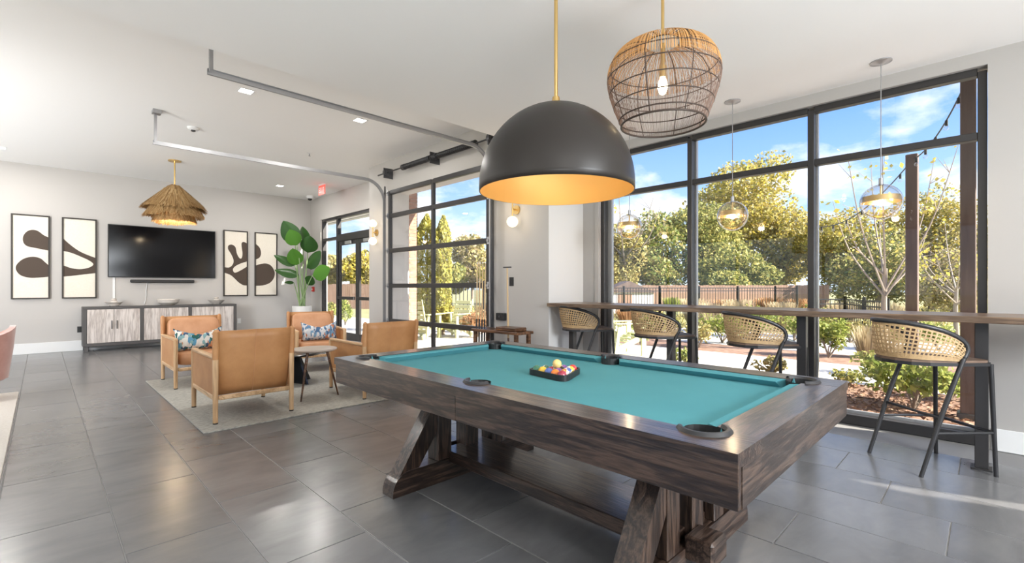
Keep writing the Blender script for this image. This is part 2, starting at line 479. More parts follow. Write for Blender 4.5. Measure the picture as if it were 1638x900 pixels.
def leaf_quads(C, size, aspect=.55, up=None, flat=0.0):
    """diamond leaves centred on the points C"""
    n = len(C)
    a = rng.normal(size=(n, 3)); a[:, 2] *= (1 - flat)
    if up is not None: a = a * .6 + np.asarray(up)
    a /= np.linalg.norm(a, axis=1)[:, None] + 1e-9
    b = rng.normal(size=(n, 3)); b -= a * (a * b).sum(1)[:, None]; b /= np.linalg.norm(b, axis=1)[:, None] + 1e-9
    s = (size * rng.uniform(.6, 1.3, n))[:, None]
    return np.stack([C - a * s * .5, C + b * s * aspect * .5, C + a * s * .5, C - b * s * aspect * .5], 1)

# ------------------------------------------------------------------ the room
XW, XG, XD, YB = 5.25, 4.53, 5.12, 12.8          # window wall, garage wall, entry wall, back wall
LOW, HIGH, STEP = 3.12, 3.59, 4.28
XL, YR = -6.0, -6.0
def bx(m, x0, x1, y0, y1, z0, z1, ch=0):
    return m.box(((x0 + x1) / 2, (y0 + y1) / 2, (z0 + z1) / 2), (x1 - x0, y1 - y0, z1 - z0), ch)

def build_floor():
    m = bx(MB(), XL - .2, XW + .2, YR - .2, YB + .2, -.12, -.004)
    fl = struct(m.build('floor', 'grout'), 'dark grey large format tile floor in offset rows', 'floor')
    W, Lg, gap = .457, .914, .0058
    spots = []
    for k in range(-14, 11):
        x0 = .28 + W * (k - 1)                          # row k spans x0 .. x0 + W
        ph = .749 + .305 * (k - 9)
        j0 = math.ceil((YR - ph - Lg) / Lg)
        for j in range(j0, 30):
            y0 = ph + Lg * j
            cx, cy = x0 + W / 2, y0 + Lg / 2
            if cy - Lg / 2 > YB or cy + Lg / 2 < YR or cx > XW + .02 or cx < XL: continue
            if 4.15 < cy < 8.2 and cx > 4.85: continue
            d = cx * math.sin(AZ) + cy * math.cos(AZ); r = cx * math.cos(AZ) - cy * math.sin(AZ)
            vis = 0
            if d > .5:
                u = 819 + 757 * r / d; v = 459 + 757 * CAM_H / d
                if -150 < u < 1790 and v < 1080: vis = 1 / d ** 3
            spots.append((vis, cx, cy))
    spots.sort(reverse=True)
    me = MB().box((0, 0, -.006), (W - gap, Lg - gap, .012), .0014).mesh('tile', 'floor_tile')
    rest = MB()
    for i, (vis, cx, cy) in enumerate(spots):
        if vis > 0 and i < 300: obj('tile', me, fl, (cx, cy, 0))
        else: rest.box((cx, cy, -.006), (W - gap, Lg - gap, .012), 0)
    tag(rest.build('tile_field', 'floor_tile', fl), kind='stuff')
build_floor()

def wall(name, boxes, m, label):
    b = MB()
    for q in boxes: bx(b, *q)
    return struct(b.build(name, m), label, 'wall')
wall('wall_back', [(XL - .2, XD + .2, YB, YB + .2, -.1, 3.75)], 'wall_paint', 'warm grey painted back wall behind the television')
wall('wall_entry', [(XD, XD + .18, 12.157, YB, -.1, 3.75), (XD, XD + .18, 8.5, 9.3, -.1, 3.75), (XD, XD + .18, 9.3, 12.157, 3.0, 3.75)],
     'wall_paint', 'warm grey wall around the glass entry doors')
wall('wall_garage', [(XG, 4.85, 7.63, 8.3, -.1, 3.75), (XG, XD + .18, 8.3, 8.5, -.1, 3.75), (XG, 4.85, 4.1, 4.95, -.1, 3.75),
                     (XG, XG + .004, 3.9, 4.1, -.1, 3.75), (XG, 4.85, 4.95, 7.63, 2.98, 3.75)],
     'wall_paint', 'warm grey wall and piers around the glass garage door')
wall('wall_return', [(XG + .004, XW, 3.9, 4.1, -.1, 3.75)], 'return_lit', 'pier side facing the tall window, window light put into its pale colour')
wall('wall_window', [(XW, XW + .2, -3.6, 0, -.1, 3.75), (XW, XW + .2, YR - .2, -4.5, -.1, 3.75), (XW, XW + .2, -4.5, -3.6, -.1, .1),
                     (XW, XW + .2, -4.5, -3.6, 2.95, 3.75), (XW, XW + .2, 0, 3.64, 3.01, 3.75), (XW, XW + .2, 3.64, 4.1, -.1, 3.75)],
     'wall_white', 'pale painted wall around the tall gridded window')
lw = [(XL - .2, XL, YR - .2, -4, -.1, 3.75), (XL - .2, XL, 11, YB + .2, -.1, 3.75), (XL - .2, XL, -4, 11, -.1, .3), (XL - .2, XL, -4, 11, 2.9, 3.75)]
wall('wall_left', lw, 'wall_paint', 'warm grey side wall outside the view')
wall('wall_rear', [(XL - .2, XW + .2, YR - .2, YR, -.1, 3.75)], 'wall_white', 'white wall behind the camera')
c = MB(); bx(c, XL - .2, XW + .2, YR - .2, STEP, LOW, LOW + .1); bx(c, XL - .2, XW + .2, STEP - .1, STEP, LOW + .1, 3.8)
bx(c, XL - .2, XD + .25, STEP - .05, YB + .2, HIGH, HIGH + .15)
struct(c.build('ceiling', 'ceiling_paint'), 'white ceiling stepping up from the low part to the high part', 'ceiling')
def base(name, x0, x1, y0, y1, label, h=.17):
    struct(bx(MB(), x0, x1, y0, y1, 0, h, .004).build(name, 'baseboard_white'), label, 'baseboard')
base('baseboard_back', XL, XD, YB - .016, YB, 'tall white baseboard along the back wall', .2)
base('baseboard_entry', XD - .016, XD, 12.157, YB - .016, 'short white baseboard in the corner behind the plant', .2)
base('baseboard_right', XW - .016, XW, -3.5, -.02, 'white baseboard right of the tall window')
base('baseboard_pier', XG - .016, XG, 3.9, 4.78, 'white baseboard on the pier by the cue rack')
base('baseboard_return', XG, XW, 3.884, 3.9, 'white baseboard on the pier side facing the tall window')

def window_unit(name, label, X, ys, zs, bars, bw, bd, nopane=(), cat='window', mt='frame_metal'):
    """ys, zs: lines of bar centres; returns the thing with bars and panes"""
    t = thing(name, label, cat, (X, ys[0], 0), kind='structure')
    ybars = [(y, bw) for y in ys]
    for i, y in enumerate(ys):
        bx(MB(), X - bd / 2, X + bd / 2, y - bw / 2, y + bw / 2, zs[0], zs[-1], .004).build('mullion', mt, t, world=True)
    for j, z in enumerate(zs):
        h = bars[j]
        for i in range(len(ys) - 1):
            bx(MB(), X - bd / 2 + .002, X + bd / 2 - .002, ys[i] + bw / 2, ys[i + 1] - bw / 2, z - h / 2, z + h / 2, .004).build('rail', mt, t, world=True)
    for j in range(len(zs) - 1):
        for i in range(len(ys) - 1):
            bx(MB(), X - .003, X + .003, ys[i] + bw / 2 - .004, ys[i + 1] - bw / 2 + .004, zs[j] + bars[j] / 2 - .004, zs[j + 1] - bars[j + 1] / 2 + .004).build('pane', 'window_glass', t, world=True)
    return t
window_unit('window_1', 'tall black framed window of six panes behind the bar counter', 5.33, [.03, 1.21, 2.42, 3.61], [.045, 2.47, 2.98], [.09, .06, .06], .056, .085)
window_unit('window_2', 'narrow slot window in the white wall outside the view', 5.35, [-4.49, -3.61], [.11, 2.94], [.02, .02], .02, .03)
window_unit('fill_window', 'long band of windows added in the unseen side wall for daylight fill', -6.1, [-3.97, -1.5, 1, 3.5, 6, 8.5, 10.97], [.33, 2.87], [.06, .06], .06, .1)  # unseen windows added to let in fill daylight
# thin aluminium stops on the outer face of the tall window
w1 = bpy.data.objects['window_1']
for y in (1.21, 2.42): bx(MB(), 5.385, 5.43, y - .04, y + .035, .09, 3.0).build('mullion_cap', 'frame_alu', w1, world=True)
bx(MB(), 5.385, 5.43, 3.53, 3.6, .09, 3.0).build('mullion_cap', 'frame_alu', w1, world=True)
bx(MB(), 5.385, 5.42, .06, 3.58, .06, .115).build('outer_sill', 'frame_alu', w1, world=True)
tr = MB(); bx(tr, XW - .012, XW, 3.64, 3.70, 0, 3.05); struct(tr.build('trim_1', 'wall_white'), 'narrow white casing beside the tall window', 'trim')

# glass entry doors with side light and transom
e = thing('door_1', 'black framed pair of glass entry doors with side light and transom', 'door', (5.2, 10.7, 0), kind='structure')
def ebar(n, y0, y1, z0, z1, d=.10, mt='frame_metal'): return bx(MB(), 5.2 - d / 2, 5.2 + d / 2, y0, y1, z0, z1, .004).build(n, mt, e, world=True)
for y0, y1 in ((12.09, 12.157), (11.25, 11.32), (9.3, 9.36)): ebar('jamb', y0, y1, 0, 3.0)
ebar('transom_bar', 9.36, 11.25, 2.38, 2.55); ebar('transom_bar', 11.32, 12.09, 2.44, 2.51); ebar('head_bar', 9.36, 12.09, 2.94, 3.0)
ebar('sill_bar', 11.32, 12.09, 0, .1)
for y0, y1 in ((10.27, 11.25), (9.36, 10.26)):
    lf = ebar('door_leaf', y0, y0 + .09, .01, 2.38, .05)
    for n, a, b, z0, z1 in (('stile', y1 - .09, y1, .01, 2.38), ('top_rail', y0 + .09, y1 - .09, 2.28, 2.38), ('bottom_rail', y0 + .09, y1 - .09, .01, .18)):
        o = ebar(n, a, b, z0, z1, .05); o.parent = lf
    o = bx(MB(), 5.10, 5.15, y0 + .05, y1 - .05, .97, 1.04, .006).build('push_bar', 'frame_metal', e, world=True); o.parent = lf
    o = bx(MB(), 5.13, 5.17, y0 + .25, y0 + .55, 2.29, 2.36, .006).build('door_closer', 'frame_alu', e, world=True); o.parent = lf
    o = bx(MB(), 5.197, 5.203, y0 + .09, y1 - .09, .18, 2.28).build('pane', 'window_glass', e, world=True); o.parent = lf
for y0, y1, z0, z1 in ((9.36, 11.25, 2.55, 2.94), (11.32, 12.09, 2.51, 2.94), (11.32, 12.09, .1, 2.44)):
    bx(MB(), 5.197, 5.203, y0, y1, z0, z1).build('pane', 'window_glass', e, world=True)

# sectional glass garage door
g = thing('door_2', 'black framed sectional glass garage door with two columns of panes', 'door', (4.48, 6.3, 0), kind='structure')
zs = [.03, .66, 1.29, 1.92, 2.55, 2.97]; ysg = [4.97, 6.3, 7.63]
for y in ysg: bx(MB(), 4.455, 4.505, y - .032, y + .032, 0, 3.0, .004).build('stile', 'frame_metal', g, world=True)
for z in zs:
    for i in (0, 1):
        bx(MB(), 4.452, 4.508, ysg[i] + .032, ysg[i + 1] - .032, max(0, z - .037), z + .037, .004).build('rail', 'frame_metal', g, world=True)
for j in range(5):
    for i in (0, 1):
        bx(MB(), 4.477, 4.483, ysg[i] + .03, ysg[i + 1] - .03, zs[j] + .035, zs[j + 1] - .035).build('pane', 'window_glass', g, world=True)
for y in (4.94, 7.66):
    for z in zs[1:]:
        h = MB().cyl((4.42, y, z), (4.455, y, z), .022); h.box((4.445, y, z), (.012, .05, .10)); h.build('roller_hinge', 'steel', g, world=True)

def track(y, side, label):
    t = thing('garage_door_track', label, 'track', (4.42, y, 0), group='garage door tracks')
    def chan(path, n):
        m = MB()
        for k, (dz, dw) in enumerate(((0, .004), )):
            m2 = MB()
        P = [Vector(p) for p in path]; vs = []; fs = []
        # C-shaped section swept in the xz plane
        sec = [(-.026, -.012), (-.026, .012), (-.022, .012), (-.022, -.008), (.022, -.008), (.022, .012), (.026, .012), (.026, -.012)]
        for i, p in enumerate(P):
            d = (P[min(i + 1, len(P) - 1)] - P[max(i - 1, 0)]).normalized(); nn = Vector((-d.z, 0, d.x))
            for a, b in sec: vs.append(p + nn * a + Vector((0, b * side, 0)))
        k = len(sec)
        for i in range(len(P) - 1):
            for j in range(k): fs.append((i * k + j, i * k + (j + 1) % k, (i + 1) * k + (j + 1) % k, (i + 1) * k + j))
        fs.append(tuple(range(k))); fs.append(tuple((len(P) - 1) * k + j for j in range(k)))
        return m.add(vs, fs).build(n, 'steel', t, world=True)
    r = .36; zc = 3.17
    chan([(4.42, y, .02), (4.42, y, zc - r)], 'vertical_rail')
    chan([(4.42 - r + r * math.cos(a), y, zc - r + r * math.sin(a)) for a in np.linspace(0, PI / 2, 12)], 'curved_rail')
    chan([(4.42 - r, y, zc), (1.04, y, zc)], 'horizontal_rail')
    hg = MB(); bx(hg, 1.05, 1.085, y - .004, y, zc, HIGH); bx(hg, 1.05, 1.054, y - .034, y, zc, HIGH)
    hg.build('hanger', 'steel', t, world=True)
    hf = MB(); bx(hf, 1.03, 1.12, y - .09, y + .02, HIGH - .05, HIGH); hf.build('hanger_foot', 'steel', t, world=True)
    an = MB(); bx(an, 4.43, 4.46, y + side * .018 - .004, y + side * .018 + .004, .0, 3.1)
    an.build('wall_angle', 'dark_steel', t, world=True)
    return t
track(7.74, 1, 'galvanised garage door track farther from the camera, curving down beside the wall sconce')
track(4.86, -1, 'galvanised garage door track nearer the camera, hung just beyond the ceiling step')
ts = thing('torsion_spring_bar', 'black torsion spring bar mounted above the glass garage door', 'spring bar', (4.4, 6.3, 3.32))
MB().cyl((4.4, 4.72, 3.32), (4.4, 7.92, 3.32), .013).build('shaft', 'black_metal', ts, world=True)
for y0, y1 in ((5.2, 6.12), (6.3, 7.05)):
    coil = [(4.4 + .036 * math.cos(a), y0 + (y1 - y0) * i / 420, 3.32 + .036 * math.sin(a)) for i, a in enumerate(np.linspace(0, 2 * PI * 42, 421))]
    MB().tube(coil, .011, 5).build('spring', 'black_metal', ts, smooth='all', world=True)
    for yy in (y0, y1): MB().cyl((4.4, yy - .04, 3.32), (4.4, yy + .04, 3.32), .05, seg=16).build('spring_cone', 'black_metal', ts, world=True)
for y in (4.84, 6.2, 7.62):
    m = MB(); bx(m, 4.34, XG - .004, y - .006, y + .006, 3.22, 3.40); m.cyl((4.4, y - .03, 3.32), (4.4, y + .03, 3.32), .045 if y == 6.2 else .065, seg=18)
    m.build('bearing_bracket', 'dark_steel', ts, world=True)

# ------------------------------------------------------------------ pool table
TW, TL, TZ = 1.464, 2.56, .80
pt = thing('pool_table', 'large dark brown wooden pool table with teal felt and trestle legs', 'pool table', (2.106, 1.77, 0))
hx, hy = TW / 2, TL / 2
def arc(cx, cy, r, a0, a1, n=10): return [(cx + r * math.cos(a), cy + r * math.sin(a)) for a in np.linspace(a0, a1, n)]
PC, PR, SP, SR = .165, .066, .158, .06
# long rails: outline in (offset from outer long edge, offset from end edge)
def long_rail():
    p = [(0, 0), (.2, 0)]
    a0 = math.atan2(.110 - PC, .2 - PC); a1 = math.atan2(.2288 - PC, .148 - PC) - 2 * PI
    p += arc(PC, PC, PR, a0, a1, 12)
    b = math.acos((SP - .148) / SR) if abs((SP - .148) / SR) < 1 else 0
    q = arc(SP, TL / 2, SR, PI + (PI / 2 - .17), PI - (PI / 2 - .17), 9)[::1]
    q = [(x, y) for x, y in q]; q.sort(key=lambda t: t[1])
    full = p + [(.148, TL / 2 - .0592)] + q[1:-1] + [(.148, TL / 2 + .0592)] + [(x, TL - y) for x, y in p[::-1]]
    return full
for s in (-1, 1):
    poly = [(s * (hx - x), -hy + y) for x, y in long_rail()]
    MB().prism(poly, TZ - .043, TZ).build('long_rail', 'table_wood_y', pt)
    for k in (-1, 1):                                     # two apron boards with a joint in the middle
        m = MB(); m.box((s * (hx - .022), k * (hy / 2 - .0005), .6955), (.026, hy - .003, .123), .002)
        m.build('apron_board', 'table_wood_y', pt)
def end_rail():
    a0 = math.atan2(.110 - PC, .2 - PC); a1 = math.atan2(.148 - PC, .2288 - PC)
    left = [(.2, 0)] + arc(PC, PC, PR, a0, a1, 5)
    return left + [(TW - x, y) for x, y in left[::-1]]
for s in (-1, 1):
    poly = [(-hx + x, s * (hy - y)) for x, y in end_rail()]
    m = MB().prism(poly, TZ - .166, TZ - .0005)
    for k in (-1, 1): m.box((k * (hx - .1185), s * (hy - .0165), .6955), (.167, .033, .123))
    m.build('end_rail', 'table_wood_x', pt)
# bed and cushions
MB().box((0, 0, .735), (TW - .27, TL - .27, .044)).build('bed', 'felt', pt)
def cushion_bar(p0, p1, inward):
    """cushion between two points of the wooden edge, mitred ends; inward unit vector"""
    a = Vector((p0[0], p0[1], 0)); b = Vector((p1[0], p1[1], 0)); d = (b - a).normalized(); n = Vector((inward[0], inward[1], 0)); w = .052
    def q(base, sgn, off, z): return base + d * sgn * off * .75 + n * off + Vector((0, 0, z))
    sec = [(0, .757), (0, .796), (w * .8, .794), (w, .786), (w * .55, .757)]
    vs = [q(a, 1, o, z) for o, z in sec] + [q(b, -1, o, z) for o, z in sec]
    k = len(sec); fs = [tuple(range(k)), tuple(range(k, 2 * k))[::-1]] + [(i, (i + 1) % k, k + (i + 1) % k, k + i) for i in range(k)]
    MB().add(vs, fs).build('cushion', 'felt', pt)
ix, iy = hx - .148, hy - .148
for s in (-1, 1):
    cushion_bar((s * ix, -iy + .082), (s * ix, -.062), (-s, 0)); cushion_bar((s * ix, .062), (s * ix, iy - .082), (-s, 0))
    cushion_bar((-ix + .082, s * iy), (ix - .082, s * iy), (0, -s))
def pocket(cx, cy, ang, r, span):
    m = MB(); n = 20
    m.capl = False
    m.lathe([(r - .001, TZ - .002), (r - .004, .70), (.002, .70)], (cx, cy, 0), 20)
    p = m.build('pocket', 'black_plastic', pt)
    top = MB(); top.lathe([(r * .93, .7585), (.002, .7585)], (cx, cy, 0), 20); top.build('pocket_mouth', 'black_plastic', pt).parent = p
    aa = np.linspace(ang - span / 2, ang + span / 2, n); vs = []; fs = []
    for a in aa:
        for rr, z in ((r - .002, TZ), (r + .004, TZ + .011), (r + .014, TZ + .011), (r + .022, TZ)):
            vs.append((cx + rr * math.cos(a), cy + rr * math.sin(a), z))
    for i in range(n - 1):
        for k in range(4): fs.append((i * 4 + k, i * 4 + (k + 1) % 4, (i + 1) * 4 + (k + 1) % 4, (i + 1) * 4 + k))
    fs += [(0, 1, 2, 3), tuple((n - 1) * 4 + k for k in range(4))]
    MB().add(vs, fs).build('pocket_trim', 'black_metal', pt, smooth=True).parent = p
    for sg in (-1, 1):
        a = ang + sg * span * .42; f = MB()
        f.add([(cx + r * .98 * math.cos(a - .25), cy + r * .98 * math.sin(a - .25), .76), (cx + r * .98 * math.cos(a + .25), cy + r * .98 * math.sin(a + .25), .76),
               (cx + r * .85 * math.cos(a), cy + r * .85 * math.sin(a), .805), (cx + r * .7 * math.cos(a), cy + r * .7 * math.sin(a), .765)], [(0, 1, 2), (0, 2, 3), (1, 3, 2), (0, 3, 1)])
        f.build('pocket_facing', 'felt', pt).parent = p
for sx in (-1, 1):
    for sy in (-1, 1): pocket(sx * (hx - PC), sy * (hy - PC), math.atan2(sy, sx), PR, R(215))
    pocket(sx * (hx - SP), 0, 0 if sx > 0 else PI, SR, R(170))
# under-frame
MB().box((0, 0, .672), (TW - .14, TL - .10, .07)).build('under_frame', 'table_wood_y', pt)
for s in (-1, 1):
    yc = s * .79
    m = MB(); pr = arc(-.50, .02, .12, PI, PI * .5, 9) + arc(.50, .02, .12, PI * .5, 0, 9) + [(.62, 0), (-.62, 0)]
    M = Matrix(((1, 0, 0, 0), (0, 0, -1, yc), (0, 1, 0, 0), (0, 0, 0, 1)))
    m.prism(pr, -.06, .06, M).build('foot_beam', 'table_wood_x', pt)
    for k in (-1, 1):
        MB().box((k * .235, yc, .37), (.11, .115, .46), .004).build('post', 'table_wood_z', pt)
        b = MB()
        pz = [(.57, .118), (.43, .138), (.293, .335), (.293, .545)]
        b.add([(k * x, yc + sy * .052, z) for sy in (-1, 1) for x, z in pz],
              [(0, 1, 2, 3), (7, 6, 5, 4), (0, 4, 5, 1), (1, 5, 6, 2), (2, 6, 7, 3), (3, 7, 4, 0)])
        b.build('brace', 'table_wood_z', pt)
    MB().box((0, yc, .36), (.11, .115, .44), .004).build('post', 'table_wood_z', pt)
    MB().box((0, yc, .585), (.60, .118, .105), .004).build('head_beam', 'table_wood_x', pt)
    MB().box((-.06, s * (.79 + .115), .14), (.15, .13, .11), .012).build('tenon', 'table_wood_x', pt)
MB().box((-.02, 0, .15), (.36, 1.62, .075), .004).build('stretcher', 'table_wood_y', pt)

# rack and balls
BZ = .757
rk = thing('ball_rack', 'black triangular ball rack lying on the teal felt', 'ball rack', (2.106, 1.77, BZ))
br = .0265
rot = R(-8); cx0, cy0 = 2.13, 1.73
def rp(x, y): return (cx0 + x * math.cos(rot) - y * math.sin(rot), cy0 + x * math.sin(rot) + y * math.cos(rot))
rows = [(i, j) for i in range(5) for j in range(i + 1)]
# apex points to +x, wide side faces the camera
def ball_xy(i, j): return rp((2 - i) * br * 2 * .8667 - .01, (j - i / 2) * br * 2.02)
ap = rp(2 * br * 2 * .8667 + .048 + .012, 0); b1 = rp(-2 * br * 2 * .8667 - .042, -.166); b2 = rp(-2 * br * 2 * .8667 - .042, .166)
def rounded(pts, r, n=5):
    out = []
    for i, p in enumerate(pts):
        p = Vector(p); a = (Vector(pts[i - 1]) - p).normalized(); b = (Vector(pts[(i + 1) % len(pts)]) - p).normalized()
        for t in np.linspace(0, 1, n): out.append(p + a * r * (1 - t) ** 2 + b * r * t ** 2)
    return out
tri = rounded([ap, b1, b2], .075, 7)
cen = sum(tri, Vector((0, 0))) / len(tri)
vs = []; fs = []
for p in tri:
    d = (p - cen).normalized()
    q = p + d * .010
    for w, z in ((p, BZ + .001), (q, BZ + .001), (q, BZ + .034), (p, BZ + .034)): vs.append((w.x, w.y, z))
nT = len(tri)
for i in range(nT):
    j = (i + 1) % nT
    for k in range(4): fs.append((i * 4 + k, i * 4 + (k + 1) % 4, j * 4 + (k + 1) % 4, j * 4 + k))
MB().add(vs, fs).build('rack_frame', 'black_plastic', rk, world=True)
BALLC = {'yellow': (.80, .50, .05), 'blue': (.06, .12, .40), 'red': (.62, .04, .04), 'purple': (.17, .06, .28), 'orange': (.85, .22, .03),
         'green': (.03, .17, .10), 'maroon': (.33, .03, .06), 'black': (.015, .015, .015), 'cream': (.82, .58, .20)}
for k, cc in BALLC.items(): mat('ball_' + k, cc, .12, coat=.6)
mat('ball_white', (.85, .80, .70), .12, coat=.6)
final = ['red', 'yellow stripe', 'purple stripe', 'blue stripe', 'black', 'red stripe', 'orange stripe', 'purple', 'maroon stripe', 'green stripe', 'maroon', 'orange', 'blue', 'yellow', 'green']
def ball(name, xyz):
    base = name.split()[0]; stripe = 'stripe' in name
    t = thing('billiard_ball', ('striped %s and white pool ball in the rack' % base) if stripe else ('solid %s pool ball in the rack' % base), 'ball', (xyz[0], xyz[1], xyz[2] - br), random.uniform(0, 6), 'pool balls in the rack')
    MB().sphere((0, 0, br), br, 20).build('ball_body', 'ball_white' if stripe else 'ball_' + base, t, smooth='all')
    if stripe:
        a = np.linspace(-.55, .55, 7); m = MB(); m.capl = False
        M = Matrix.Translation((0, 0, br)) @ Matrix.Rotation(R(random.choice((35, 80, 120))), 4, 'X')
        m.lathe([((br + .0003) * math.cos(x), (br + .0003) * math.sin(x)) for x in a], seg=20, M=M); m.build('stripe_band', 'ball_' + base, t, smooth='all')
    return t
for (i, j), nm in zip(rows, final): ball(nm, (*ball_xy(i, j), BZ + br + .001))
p = ball_xy(2, 1); q1 = ball_xy(3, 1); q2 = ball_xy(3, 2)
tc_ = ((p[0] + q1[0] + q2[0]) / 3, (p[1] + q1[1] + q2[1]) / 3)
t = thing('billiard_ball', 'pale yellow pool ball resting on top of the others', 'ball', (tc_[0], tc_[1], BZ + br * 1.64), 0, 'pool balls in the rack')
MB().sphere((0, 0, br), br, 20).build('ball_body', 'ball_cream', t, smooth='all')

# ------------------------------------------------------------------ bar counter and stools
bc = thing('bar_counter', 'long wooden bar counter on black posts along the tall window', 'counter', (4.8, 1.3, 0))
bx(MB(), 4.47, 5.12, -.95, 3.882, 1.022, 1.067, .004).build('counter_top', 'counter_wood', bc, world=True)
for y in (.03, 1.13, 2.33, 3.62):
    x0 = 4.66
    p = bx(MB(), x0 - .035, x0 + .035, y - .035, y + .035, .008, 1.022, .003).build('post', 'frame_metal', bc, world=True)
    bx(MB(), x0 - .06, x0 + .06, y - .055, y + .055, 0, .009, .002).build('base_plate', 'frame_metal', bc, world=True).parent = p
for y in (-.6, .58, 1.73, 2.9): bx(MB(), 4.62, 5.1, y - .02, y + .02, .99, 1.022).build('bracket', 'frame_metal', bc, world=True)

def stool_proto():
    t = thing('bar_stool', 'x', 'stool', (0, 0, 0), 0, 'cane back bar stools')
    rT = .0150
    for s in (-1, 1):
        MB().tube([(.255, s * .225, 0), (.235, s * .21, .748)], [rT * .85, rT], 10).build('leg', 'black_metal', t, smooth=True)
        MB().tube([(-.25, s * .23, 0), (-.11, s * .232, .42), (-.005, s * .234, .70), (.030, s * .234, .79)], [rT * .85, rT, rT, rT * 1.05], 10).build('leg', 'black_metal', t, smooth=True)
    half = [(.030, .234, .79), (.052, .234, .83), (.054, .233, .862), (.034, .231, .902), (-.03, .227, .945), (-.12, .214, .982), (-.225, .178, 1.010), (-.315, .11, 1.027)]
    pathc = half + [(-.375, 0, 1.032)] + [(x, -y, z) for x, y, z in half[::-1]]
    top = catmull(pathc, 4, False)
    MB().tube(top, .0165, 10).build('back_rail', 'black_metal', t, smooth='all')
    hb = [(.018, .226, .782), (-.08, .224, .780), (-.17, .208, .780), (-.25, .165, .780), (-.305, .09, .780)]
    bot = catmull(hb + [(-.322, 0, .780)] + [(x, -y, z) for x, y, z in hb[::-1]], 5, False)
    def along(P, t_):
        L = [0]
        for a, b in zip(P, P[1:]): L.append(L[-1] + (Vector(b) - Vector(a)).length)
        x = t_ * L[-1]
        for i in range(len(P) - 1):
            if L[i + 1] >= x - 1e-9:
                k = (x - L[i]) / max(1e-9, L[i + 1] - L[i]); return Vector(P[i]).lerp(Vector(P[i + 1]), k)
        return Vector(P[-1])
    def surf(a, b):                                       # a along, b bottom..top, slight belly outwards
        p = along(bot, a).lerp(along(top, a), b); out = Vector((p.x + .1, p.y, 0))
        return p + (out.normalized() * .012 * math.sin(PI * b) if out.length > 1e-6 else Vector())
    NV, NH = 44, 9
    def ribbon(m, pts, w, wd):
        vs = []; fs = []
        for i, p in enumerate(pts):
            d = wd[i] if isinstance(wd, list) else wd
            nrm = Vector((p.x + .1, p.y, 0)).normalized() * .0018
            vs += [p - d * w - nrm, p + d * w - nrm, p + d * w + nrm, p - d * w + nrm]
        for i in range(len(pts) - 1):
            for k in range(4): fs.append((i * 4 + k, i * 4 + (k + 1) % 4, i * 4 + 4 + (k + 1) % 4, i * 4 + 4 + k))
        m.add(vs, fs)
    m = MB()
    for i in range(1, NV):
        a = i / NV; P = [surf(a, b) for b in np.linspace(0, 1, 6)]; tg = (surf(min(1, a + .01), .5) - surf(max(0, a - .01), .5)).normalized()
        ribbon(m, P, .0046, tg)
    for j in range(1, NH):
        b = j / NH; P = [surf(a, b) for a in np.linspace(0, 1, 40)]
        ribbon(m, P, .0046, Vector((0, 0, 1)))
    tag(m.build('cane_weave', 'cane', t), kind='stuff')
    e = MB(); ribbon(e, [surf(a, .045) for a in np.linspace(0, 1, 40)], .014, Vector((0, 0, 1))); ribbon(e, [surf(a, .955) for a in np.linspace(0, 1, 40)], .012, Vector((0, 0, 1)))
    for a in (.012, .988): ribbon(e, [surf(a, b) for b in np.linspace(0, 1, 8)], .012, (surf(a + .01, .5) - surf(a - .01, .5)).normalized())
    e.build('cane_border', 'cane', t)
    out = [(.255, -.19), (.255, .19), (.22, .222), (0, .232), (-.17, .213), (-.26, .168), (-.315, .09), (-.332, 0), (-.315, -.09), (-.26, -.168), (-.17, -.213), (0, -.232), (.22, -.222)]
    MB().prism(out, .735, .757).build('seat_frame', 'black_metal', t)
    sm = MB(); sc = [(x * .965 - .002, y * .955) for x, y in out]
    sm.prism(sc, .757, .772).build('seat', 'seat_brown', t)
    fb = lambda z: -.25 + .333 * z
    ff = lambda z: (.255 - .027 * z, .225 - .02 * z)
    for s in (-1, 1): MB().cyl((fb(.29), s * .231, .29), (ff(.29)[0], s * ff(.29)[1], .29), .0095, seg=8).build('side_footrest', 'black_metal', t, smooth=True)
    MB().cyl((ff(.29)[0], -ff(.29)[1], .29), (ff(.29)[0], ff(.29)[1], .29), .0115, seg=8).build('front_footrest', 'black_metal', t, smooth=True)
    MB().cyl((fb(.39), -.231, .39), (fb(.39), .231, .39), .0095, seg=8).build('back_stretcher', 'black_metal', t, smooth=True)
    return t
st = stool_proto()
SP_ = [((4.50, .30), -45, 'cane back bar stool at the right, nearest the camera'), ((4.66, 1.42), -47, 'second nearest cane back bar stool, beyond the pool table corner'),
       ((4.72, 2.42), -42, 'third cane back bar stool, between the pool table and the middle window'), ((4.80, 3.48), -37, 'farthest cane back bar stool, at the end of the counter by the pier')]
for i, ((x, y), a, lb) in enumerate(SP_):
    if i: copy_thing(st, (x, y, 0), R(a), lb)
for (x, y), a, lb in SP_[:1]: st.location = (x, y, 0); st.rotation_euler = (0, 0, R(a)); st['label'] = lb

# ------------------------------------------------------------------ lamps
def point(name, loc, power, r, color, parent=None):
    d = bpy.data.lights.new(name, 'POINT'); d.energy = power; d.shadow_soft_size = r; d.color = color
    o = bpy.data.objects.new(name, d); COL.objects.link(o); o.location = loc
    if parent: o.parent = parent
    return o
WARM = (1, .78, .5)
